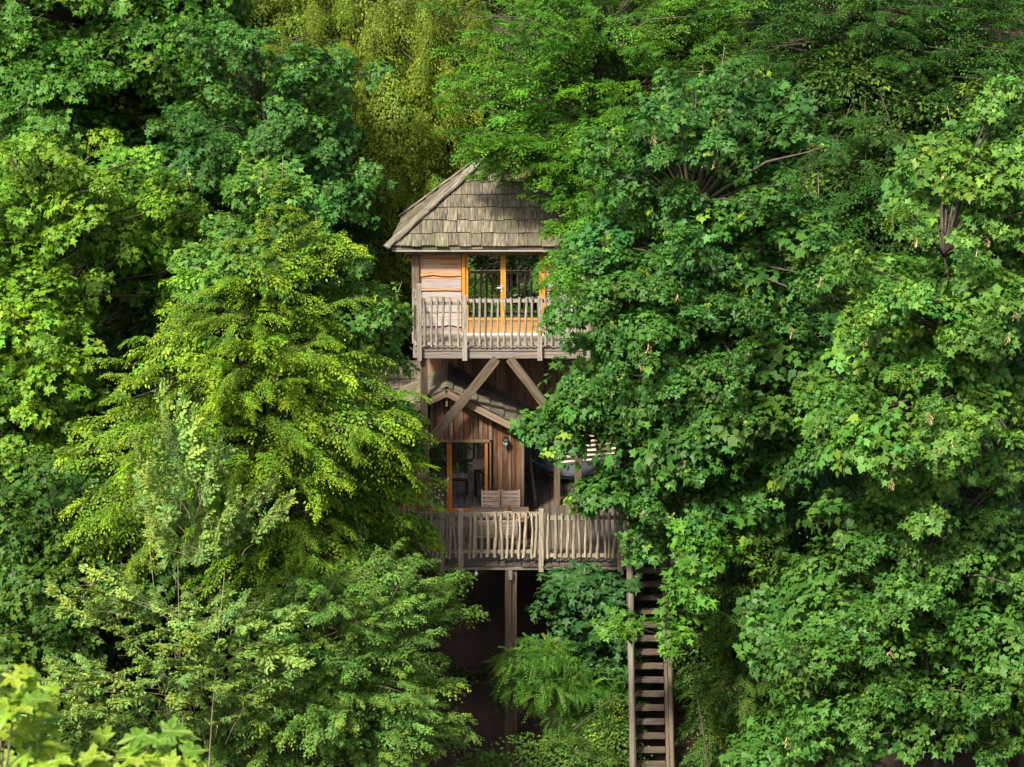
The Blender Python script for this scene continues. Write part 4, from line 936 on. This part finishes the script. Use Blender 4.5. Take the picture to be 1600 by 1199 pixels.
    if keys:
        v, f = [], []
        for k in range(14):
            p = Vector((random.gauss(0, 0.03), random.gauss(0, 0.03), -0.02 - 0.014 * k)); q = Vector((0, 0, 0)) if k == 0 else p
            a = random.uniform(0, 6.28); d = Vector((math.cos(a) * 0.035, math.sin(a) * 0.035, -0.045)); s = Vector((-math.sin(a) * 0.011, math.cos(a) * 0.011, 0))
            i = len(v); v += [Vector((0, 0, -0.012 * k)), p + d + s, p + d * 1.3, p + d - s]; f.append((i, i + 1, i + 2, i + 3))
        km = mesh('seed_cluster', v, f, M_KEYS)
        fr = [b for b in bs if not b[3]]
        for _ in range(keys):
            c, k, zs, _b = fr[RNG.integers(len(fr))]; d = rand_dirs(1, -0.3)[0]; d[1] = -abs(d[1]) - 0.2; d /= np.linalg.norm(d); p = c + d * r * k * 1.1 + np.array([0, -0.10, 0.0])
            part('seed_cluster', km, t, Matrix.Translation(p) @ Matrix.Rotation(random.uniform(0, 6), 4, 'Z') @ Matrix.Scale(random.uniform(0.55, 1.15), 4))
    return t

MAPLE_BLUE = (0.047, 0.130, 0.021)
MAPLE_MID = (0.064, 0.164, 0.017)
MAPLE_LIGHT = (0.084, 0.190, 0.027)
MAPLE_YEL = (0.112, 0.228, 0.016)
HORN = (0.116, 0.218, 0.016)
LIME = (0.155, 0.215, 0.020)
BEECH = (0.058, 0.158, 0.012)
SALLOW = (0.182, 0.285, 0.062)
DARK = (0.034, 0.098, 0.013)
GB = 'broadleaf trees crowding the hillside behind the cabins'
GF = 'broadleaf trees standing in front of the cabins'
GS = 'shrubs filling the slope below the terrace'

# behind
tree('maple_tree', 'tall bright green maple filling the top left corner of the wood', 'tree', 'maple',
     [(120, 70, 260, 190, 9, 4), (60, 260, 150, 150, 7, 3), (300, 30, 140, 120, 10, 3)], MAPLE_MID, (-12, 12), 0.17, group=GB, nleaf=300)
tree('lime_tree', 'yellow green lime with hanging curtains of small leaves left of the shingle roof apex', 'tree', 'spray',
     [(560, 60, 230, 130, 10, 3), (620, 220, 150, 140, 8.5, 2.5), (470, 100, 120, 110, 9, 2.5), (600, 380, 75, 110, 7.5, 1.5)], LIME, (-3.5, 12), 0.085, bw=0.55, zf=1.25, dens=1.15, group=GB, n=60, twig_kw=dict(length=0.8, droop=1.5, up=-0.4, wide=0.2), young=0.12)
tree('beech_tree', 'beech with flat layered sprays reaching over the right side of the shingle roof', 'tree', 'arch',
     [(930, 110, 230, 170, 4, 3), (850, 250, 120, 50, 1.2, 1.2), (930, 330, 75, 60, 0.3, 0.8), (980, 290, 130, 120, 1.0, 1.6), (1000, 60, 170, 120, 5, 2), (880, 425, 60, 36, -2.2, 0.4), (795, 238, 62, 30, 0.6, 0.5)], BEECH, (4.5, 6), 0.105, bw=0.75, group=GB, n=56, twig_kw=dict(droop=0.15, hang=0.15, width=0.6), young=0.10, dens=2.0)
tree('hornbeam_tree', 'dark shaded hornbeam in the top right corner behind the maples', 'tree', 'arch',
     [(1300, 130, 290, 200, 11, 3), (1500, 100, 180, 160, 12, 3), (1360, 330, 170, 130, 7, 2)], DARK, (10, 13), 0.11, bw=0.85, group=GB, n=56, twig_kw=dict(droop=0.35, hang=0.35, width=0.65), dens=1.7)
tree('maple_tree', 'blue green maple between the lime curtain and the bright maple in the top left', 'tree', 'maple',
     [(420, 170, 160, 130, 5, 2.5), (480, 300, 110, 120, 4.5, 2), (330, 260, 120, 110, 5.5, 2)], MAPLE_BLUE, (-6, 6), 0.16, group=GB, nleaf=300)
tree('maple_tree', 'yellow green maple at the left edge of the photo beside the hornbeam', 'tree', 'maple',
     [(40, 400, 150, 200, 0, 2.5), (20, 600, 130, 180, -2, 2.2), (180, 330, 110, 90, 2, 2), (240, 420, 110, 100, 3, 1.5)], MAPLE_YEL, (-13, 1), 0.16, group=GB, nleaf=300, young=0.08)
# right hand maples
tree('maple_tree', 'big dark green maple with upright pale tips covering the right half of the cabins', 'tree', 'maple',
     [(1120, 330, 190, 190, -3.5, 2.4), (1050, 520, 165, 140, -4.8, 1.8), (965, 490, 75, 80, -4.9, 0.8), (1190, 600, 150, 200, -4.5, 2.4), (960, 630, 105, 46, -4.9, 0.8), (1090, 730, 140, 110, -4.8, 1.6), (1150, 180, 110, 100, -1.5, 1.6), (998, 758, 50, 28, -4.9, 0.4), (930, 400, 60, 50, -4.2, 0.6), (1025, 690, 100, 64, -4.9, 0.9), (918, 615, 56, 42, -4.8, 0.5), (918, 640, 56, 30, -4.8, 0.3), (876, 676, 42, 24, -4.6, 0.2), (958, 770, 46, 20, -4.8, 0.2), (1010, 845, 36, 36, -5.0, 0.3)],
     MAPLE_BLUE, (5.3, -2.5), 0.165, group=GF, nleaf=300, keys=18,
     leaders=((1125, 130, 1132, 72, -3), (1100, 160, 1098, 100, -3), (1235, 230, 1236, 180, -3), (1080, 220, 1075, 168, -4), (1120, 260, 1122, 222, -4.5), (1280, 320, 1278, 268, -4)))
tree('maple_tree', 'pale green maple with orange seed clusters at the right edge of the photo', 'tree', 'maple',
     [(1540, 310, 130, 150, -6, 2.5), (1440, 520, 150, 150, -8, 2.3), (1540, 520, 120, 160, -7, 2), (1440, 690, 170, 120, -9.5, 2.2), (1330, 640, 80, 70, -9, 1.3), (1480, 270, 70, 70, -6, 1.3)],
     MAPLE_LIGHT, (12, -7), 0.165, group=GF, nleaf=300, keys=30, leaders=((1390, 500, 1378, 458, -8), (1540, 190, 1552, 120, -6), (1490, 210, 1480, 165, -6)))
tree('maple_tree', 'mid green maple filling the lower right corner below the seed bearing maple', 'tree', 'maple',
     [(1400, 900, 190, 130, -8.5, 2.2), (1330, 1010, 170, 100, -9, 2), (1520, 1060, 170, 150, -9.5, 2), (1300, 1140, 150, 90, -9.5, 1.8), (1540, 860, 120, 120, -7.5, 2)],
     (0.056, 0.138, 0.020), (9.5, -10), 0.165, group=GF, nleaf=300, keys=6)
tree('hornbeam_tree', 'dark hornbeam thicket right of the wooden staircase', 'shrub', 'arch',
     [(1175, 890, 110, 90, -4.5, 1.4), (1150, 1040, 90, 110, -5, 1.2), (1170, 1140, 105, 100, -5.5, 1.2)], (0.06, 0.13, 0.018), (6.5, -4), 0.10, bw=0.65, group=GS, tr=0.09, n=46, dens=1.8)
tree('hazel_shrub', 'sunlit yellow green bush glimpsed behind the far railing right of the gabled cabin', 'shrub', 'spray',
     [(838, 690, 45, 40, 8.5, 0.8)], (0.19, 0.25, 0.022), (0.8, 9), 0.11, bw=0.5, group=GB, tr=0.05)
# below the terrace
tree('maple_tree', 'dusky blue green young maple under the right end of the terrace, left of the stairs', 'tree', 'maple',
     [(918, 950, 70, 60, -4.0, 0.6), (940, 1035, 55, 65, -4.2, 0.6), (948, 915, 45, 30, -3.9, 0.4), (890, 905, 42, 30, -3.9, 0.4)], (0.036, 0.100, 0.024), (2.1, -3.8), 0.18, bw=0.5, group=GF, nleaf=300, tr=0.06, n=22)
tree('maple_tree', 'maple sprig with bright leaves reaching across the staircase handrail', 'tree', 'maple',
     [(1050, 985, 36, 28, -8.0, 0.4), (968, 978, 30, 16, -7.8, 0.2), (1078, 920, 36, 44, -7.6, 0.4), (1095, 850, 50, 50, -6, 0.7)], MAPLE_MID, (4.7, -7.6), 0.165, bw=0.4, twigs=0, n=13, group=GF, nleaf=150, tr=0.05)
tree('robinia_shrub', 'fresh green robinia with feathery pinnate leaves in front of the double log post', 'shrub', 'pinnate',
     [(850, 1060, 75, 55, -5.0, 0.7), (905, 1105, 75, 52, -5.0, 0.7), (845, 1025, 50, 30, -4.8, 0.4)], (0.062, 0.160, 0.020), (1.6, -4.8), 0.056, bw=0.5, n=95, tr=0.04, group=GS)
tree('hazel_shrub', 'leafy shrub on the bare earth at the bottom between post and stairs', 'shrub', 'spray',
     [(900, 1200, 90, 40, -6, 0.6), (955, 1150, 40, 55, -5.5, 0.6), (770, 1205, 60, 25, -6, 0.6)], (0.075, 0.145, 0.022), (1.2, -5.6), 0.11, bw=0.5, tr=0.05, group=GS)
# left hand side
tree('hornbeam_tree', 'large yellow green hornbeam with arching sprays left of the cabins', 'tree', 'arch',
     [(430, 420, 110, 105, -6.5, 1.2), (400, 560, 200, 110, -6.7, 2.0), (380, 690, 260, 115, -7, 2.4), (555, 700, 105, 100, -5.5, 1.3), (550, 800, 120, 90, -5.2, 1.2), (260, 810, 160, 85, -7, 1.8), (620, 850, 70, 50, -4.6, 0.6), (430, 880, 160, 80, -7, 1.5)],
     HORN, (-6.0, -5.2), 0.115, bw=0.78, group=GF, n=56, twig_kw=dict(droop=0.40, hang=0.5, width=0.6), young=0.14, dens=1.9, back=0.22)
tree('sycamore_tree', 'sycamore with upright bright shoots rising through the hornbeam left of the cabins', 'tree', 'maple',
     [(435, 325, 78, 75, -6.0, 1.0), (395, 415, 130, 80, -6.0, 1.4), (525, 480, 95, 90, -5.5, 1.2), (592, 525, 48, 65, -4.6, 0.6)], MAPLE_LIGHT, (-5.5, -5.0), 0.145, bw=0.72, group=GF, nleaf=300, young=0.1,
     leaders=((440, 300, 442, 245, -6.6), (385, 290, 376, 232, -6.6), (415, 290, 412, 258, -6.9), (500, 380, 492, 330, -6.5), (545, 430, 560, 385, -6), (610, 490, 628, 440, -4.6), (300, 300, 292, 262, -6), (400, 330, 404, 268, -6.5), (470, 350, 462, 300, -6.5), (420, 350, 424, 300, -6.8)))
tree('maple_tree', 'small maple pressed against the left stilt of the upper cabin', 'tree', 'maple',
     [(588, 655, 60, 52, -4.2, 0.7), (626, 700, 38, 58, -4.2, 0.5), (585, 740, 58, 56, -4.2, 0.7)], MAPLE_MID, (-3.4, -3.6), 0.165, bw=0.5, n=24, group=GF, nleaf=300, tr=0.06)
tree('sallow_shrub', 'silvery green sallow with bare pale stems at lower left', 'shrub', 'arch',
     [(295, 790, 105, 100, -11.5, 1.0), (165, 945, 90, 52, -11.5, 0.8), (340, 1040, 160, 115, -11.5, 1.3), (125, 1090, 115, 68, -12, 1.0), (412, 812, 55, 48, -11.3, 0.6), (282, 705, 52, 60, -11.5, 0.6)],
     SALLOW, (-7, -12), 0.115, bw=0.5, stems=3, tr=0.035, wood_mat=M_TWIG, group=GS, n=34, twig_kw=dict(droop=0.05, hang=0.05, width=0.36, rise=0.35), lift=1.7, dens=0.95, sprigs=0.4)
tree('wild_shrub', 'mid green small leaved shrub at the bottom left of the terrace post', 'shrub', 'arch',
     [(530, 1000, 150, 120, -9.5, 1.6), (600, 1130, 130, 90, -9.5, 1.4), (430, 1150, 140, 80, -10.5, 1.4), (650, 960, 75, 50, -6.5, 0.7), (690, 935, 52, 30, -5.2, 0.4), (640, 1080, 75, 50, -7.5, 0.8), (560, 910, 120, 60, -7.5, 1.0), (220, 1160, 150, 50, -10, 1.0)], (0.105, 0.205, 0.034), (-3.8, -9), 0.105, bw=0.58, stems=3, tr=0.035, wood_mat=M_TWIG, group=GS, n=44, twig_kw=dict(droop=0.15, hang=0.2, width=0.45), dens=1.7)
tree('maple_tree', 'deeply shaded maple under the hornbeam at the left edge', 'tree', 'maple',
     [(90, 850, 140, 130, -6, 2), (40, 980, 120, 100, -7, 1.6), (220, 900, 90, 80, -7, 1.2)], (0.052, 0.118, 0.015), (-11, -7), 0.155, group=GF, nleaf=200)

# wooded slope further back and undergrowth: dense mass behind the trees that can be told apart
def undergrowth():
    ls = []
    for _ in range(520):
        x = RNG.uniform(-17, 17); y = RNG.uniform(-13, 30)
        under = -3.6 < x < 3.4 and -9 < y < 7
        if under and (y < -1.5 or y > 4.5): continue
        z = float(ground_z(x, y)); r = RNG.uniform(0.6, 1.1); up = 0.3 if y < 6 else RNG.uniform(0, 5)
        if under: r *= 0.6; up = 0.2
        ls.append(spray_bough(np.array([x, y, z + up]), np.array([r * 1.2, r, r * 0.6]), 14, 0.13, (0.05, 0.10, 0.022), k=22))
    L = cat(ls)
    o = part('undergrowth', leaf_mesh('undergrowth', 'rhomb', L, M_LEAF_SMALL), None); tag(o, 'dark undergrowth covering the wooded hillside between the trees', 'undergrowth', kind='stuff')
undergrowth()

# near maple at the bottom left: every leaf is its own part
def near_maple():
    y = -54.5
    base = W(60, 1300, y); gz = float(ground_z(base.x - 1, y - 1))
    t = thing('maple_tree', 'close maple branch tips with large sunlit yellow green leaves in the bottom left corner', 'tree', (base.x - 1, y - 1, gz))
    v, f = [], []; tube(v, f, [Vector((base.x - 1, y - 1, gz - 0.3)), Vector((base.x - 0.9, y - 0.8, (gz + base.z) / 2)), base + Vector((-0.5, -0.2, -0.9)), base + Vector((-0.3, 0, -0.35))], [0.16, 0.11, 0.06, 0.035], 9)
    part('trunk', mesh('trunk', v, f, M_BARK, True), t)
    tips = [((8, 1062), 6), ((26, 1085), 4), ((22, 1110), 6), ((50, 1132), 6), ((8, 1150), 5), ((30, 1180), 7), ((72, 1188), 7), ((110, 1195), 7), ((150, 1192), 7), ((185, 1180), 6), ((215, 1195), 6), ((240, 1158), 5), ((265, 1188), 5), ((12, 1040), 3), ((48, 1100), 4), ((300, 1215), 5), ((100, 1225), 7), ((40, 1225), 7), ((180, 1230), 7)]
    meshes = []
    tv, tf = TPL['near']
    for q in range(8):
        cu = random.uniform(0.4, 1.6)
        tint = np.array((0.25, 0.375, 0.030)) * random.uniform(0.82, 1.12) * np.array([random.uniform(0.85, 1.15), 1, 1])
        if q >= 6: tint = np.array((0.12, 0.24, 0.025))
        me = mesh('leaf', [(a * random.uniform(0.95, 1.05), b, c * cu) for a, b, c in tv], tf, M_LEAF_NEAR)
        at = me.attributes.new('tint', 'FLOAT_COLOR', 'POINT'); at.data.foreach_set('color', np.tile(np.append(tint, 1), len(tv)).astype(np.float32)); meshes.append(me)
    root = base + Vector((-0.3, 0, -0.35))
    for (p, n) in tips:
        c = W(p[0], p[1], y + random.uniform(-0.5, 0.5)); v, f = [], []
        mid = root.lerp(c, 0.5) + Vector((0, 0.0, -0.10)); tube(v, f, [root, mid, c], [0.014, 0.009, 0.004], 5)
        part('branch', mesh('branch', v, f, M_TWIG, True), t)
        for k in range(n + 2):
            a = k * 2.4 + random.uniform(-0.4, 0.4)
            T = Vector((math.cos(a), math.sin(a) * 0.8 - 0.15, random.uniform(-0.35, 0.25))).normalized()
            N = (Vector((0, -0.35, 1)) + Vector((random.gauss(0, 0.38), random.gauss(0, 0.38), 0))).normalized()
            N = (N - T * N.dot(T)).normalized(); B = T.cross(N); s = random.uniform(0.085, 0.15)
            pos = c + T * random.uniform(0.02, 0.09) + Vector((0, 0, random.uniform(-0.05, 0.05)))
            M = Matrix(((B.x * s, T.x * s, N.x * s, pos.x), (B.y * s, T.y * s, N.y * s, pos.y), (B.z * s, T.z * s, N.z * s, pos.z), (0, 0, 0, 1)))
            part('leaf', random.choice(meshes), t, M)
near_maple()

# trees down the slope towards the viewer: below the frame, seen mirrored in the doors; and trees deep in the wood
def filler_trees():
    def proto(kind, col, R, n, size, k=16, young=0.06):
        ls = []
        for _ in range(n):
            d = rand_dirs(1, -0.5)[0]; c = d * R * RNG.uniform(0.55, 1) ** 0.6
            ls.append(spray_bough(c, np.array([1.1, 1.1, 0.7]), 34, size, np.array(col) * RNG.normal(1, 0.15), k=k * 2, young=young, length=1.1))
        me = leaf_mesh('crown', 'rhomb', cat(ls), M_LEAF_SMALL)
        v, f = [], []; tube(v, f, [(0, 0, -14), (0.1, 0, -7), (0, 0.1, 0), (0, 0, 2)], [0.25, 0.2, 0.12, 0.04], 8)
        return me, mesh('trunk', v, f, M_BARK, True)
    pr = [proto('spray', HORN, np.array([2.8, 2.6, 4.0]), 60, 0.13, young=0.1), proto('spray', (0.05, 0.10, 0.02), np.array([3.0, 2.8, 4.2]), 60, 0.15)]
    def put(i, x, y, z, label, group, which, s=1.0, name='hornbeam_tree'):
        gz = float(ground_z(x, y)); t = thing(name, label, 'tree', (x, y, gz), group)
        M = Matrix.Translation((x, y, z)) @ Matrix.Rotation(i * 1.3, 4, 'Z') @ Matrix.Scale(s, 4)
        c = part('crown', pr[which][0], t, M); c['kind'] = 'stuff'; part('trunk', pr[which][1], t, M)
    i = 0
    for (x, y, z) in ((-7, -22, -4.5), (-2.5, -24, -4), (2.5, -23, -4.6), (7.5, -24, -4), (-5, -31, -1.5), (0, -33, -1), (5.5, -32, -1.2), (-11, -27, -3), (12, -28, -3), (-9, -36, 0.5), (9.5, -37, 0.5), (2, -40, 1.5), (-4, -41, 1.5)):
        put(i, x, y, z, 'leafy tree lower down the slope, seen only as a reflection in the door glass', 'trees down the slope mirrored in the glass', 0); i += 1
    for (x, y, dz) in ((-13, 15, 7), (-8, 17, 7.5), (-3.2, 16, 7), (2.2, 15, 7.5), (7.2, 17, 7), (12.2, 16, 7.5), (-10.5, 10, 5), (-5.5, 9.5, 5.5), (-0.8, 10.5, 5), (4.2, 9.5, 5.5), (9.2, 10, 5), (13.5, 10.5, 5), (-12, 5, 4), (-7, 4.5, 3.6), (7.5, 4, 3.6), (12, 4, 4), (-11, -2, 3), (9.5, -1.5, 3), (-7.5, -3, 2.5), (14, -3, 3.5), (6.6, -0.6, 2.2), (-14.5, -4, 3), (-12, 23, 8), (-6, 24, 8), (0, 24, 8), (6, 24, 8), (12, 23, 8), (-15, 31, 9), (-8, 32, 9), (-1, 32, 9), (6, 32, 9), (13, 31, 9)):
        put(i, x, y, float(ground_z(x, y)) + dz, 'shaded tree deep in the wood, half hidden behind the nearer crowns', 'shaded trees deep in the wood', 1, 0.95 + 0.1 * (i % 3)); i += 1
filler_trees()

# the leaves that show largest are parts of their own: laid on the outside of the visible boughs
def single_leaves():
    cell = 6.0; nx, ny = int(1700 / cell), int(1300 / cell); buf = np.full(nx * ny, 1e9); info = []
    for (t, bs, cand, nl, mat, size, col) in ALL:
        x = []
        for (c, k, zs, bk) in bs: x.append(c)
        P = []; N = []; C = []; T = []
        for (M, L, oc) in cand:
            m = np.array(M); R = m[:3, :3]
            P.append(L['P'] @ R.T + m[:3, 3]); T.append(L['T'] @ R.T); N.append(L['N'] @ R.T); C.append(L['C'] * oc)
        if not P: info.append(None); continue
        P, T, N, C = map(np.concatenate, (P, T, N, C)); T = nrm(T); N = nrm(N - T * np.sum(N * T, -1, keepdims=True))
        px, py, d = project(P); ix = np.floor((px + 50) / cell).astype(int); iy = np.floor((py + 50) / cell).astype(int)
        ok = (px > 0) & (px < 1600) & (py > 0) & (py < 1199); idx = np.where(ok, iy * nx + ix, 0)
        np.minimum.at(buf, idx[ok], d[ok]); info.append((P, T, N, C, ok, idx, d))
    tv, tf = TPL['maple']
    for (t, bs, cand, nl, mat, size, col), I in zip(ALL, info):
        if I is None: continue
        P, T, N, C, ok, idx, d = I
        view = nrm(P - np.array(CAM)); face = np.abs(np.sum(N * view, -1))
        sel = np.argsort(-np.where(ok & (d <= buf[idx] + 0.12), face * RNG.uniform(0.6, 1, len(d)), 0))[:nl]
        order = np.argsort(C[sel].sum(1))
        for gi in np.array_split(order, 8):
            c = np.median(C[sel[gi]], 0); cu = random.uniform(0.4, 1.5)
            me = mesh('leaf', [(a, b, q * cu) for a, b, q in tv], tf, mat)
            at = me.attributes.new('tint', 'FLOAT_COLOR', 'POINT'); at.data.foreach_set('color', np.tile(np.append(c, 1), len(tv)).astype(np.float32))
            for j in sel[gi]:
                s = size * random.uniform(0.95, 1.3); p = P[j] - view[j] * 0.05 + RNG.normal(0, 0.02, 3); n2 = nrm(N[j] + RNG.normal(0, 0.2, 3)); tt = nrm(T[j] - n2 * np.dot(T[j], n2)); bb = np.cross(tt, n2)
                part('leaf', me, t, Matrix([[bb[r] * s, tt[r] * s, n2[r] * s, p[r]] for r in range(3)] + [[0, 0, 0, 1]]))
single_leaves()
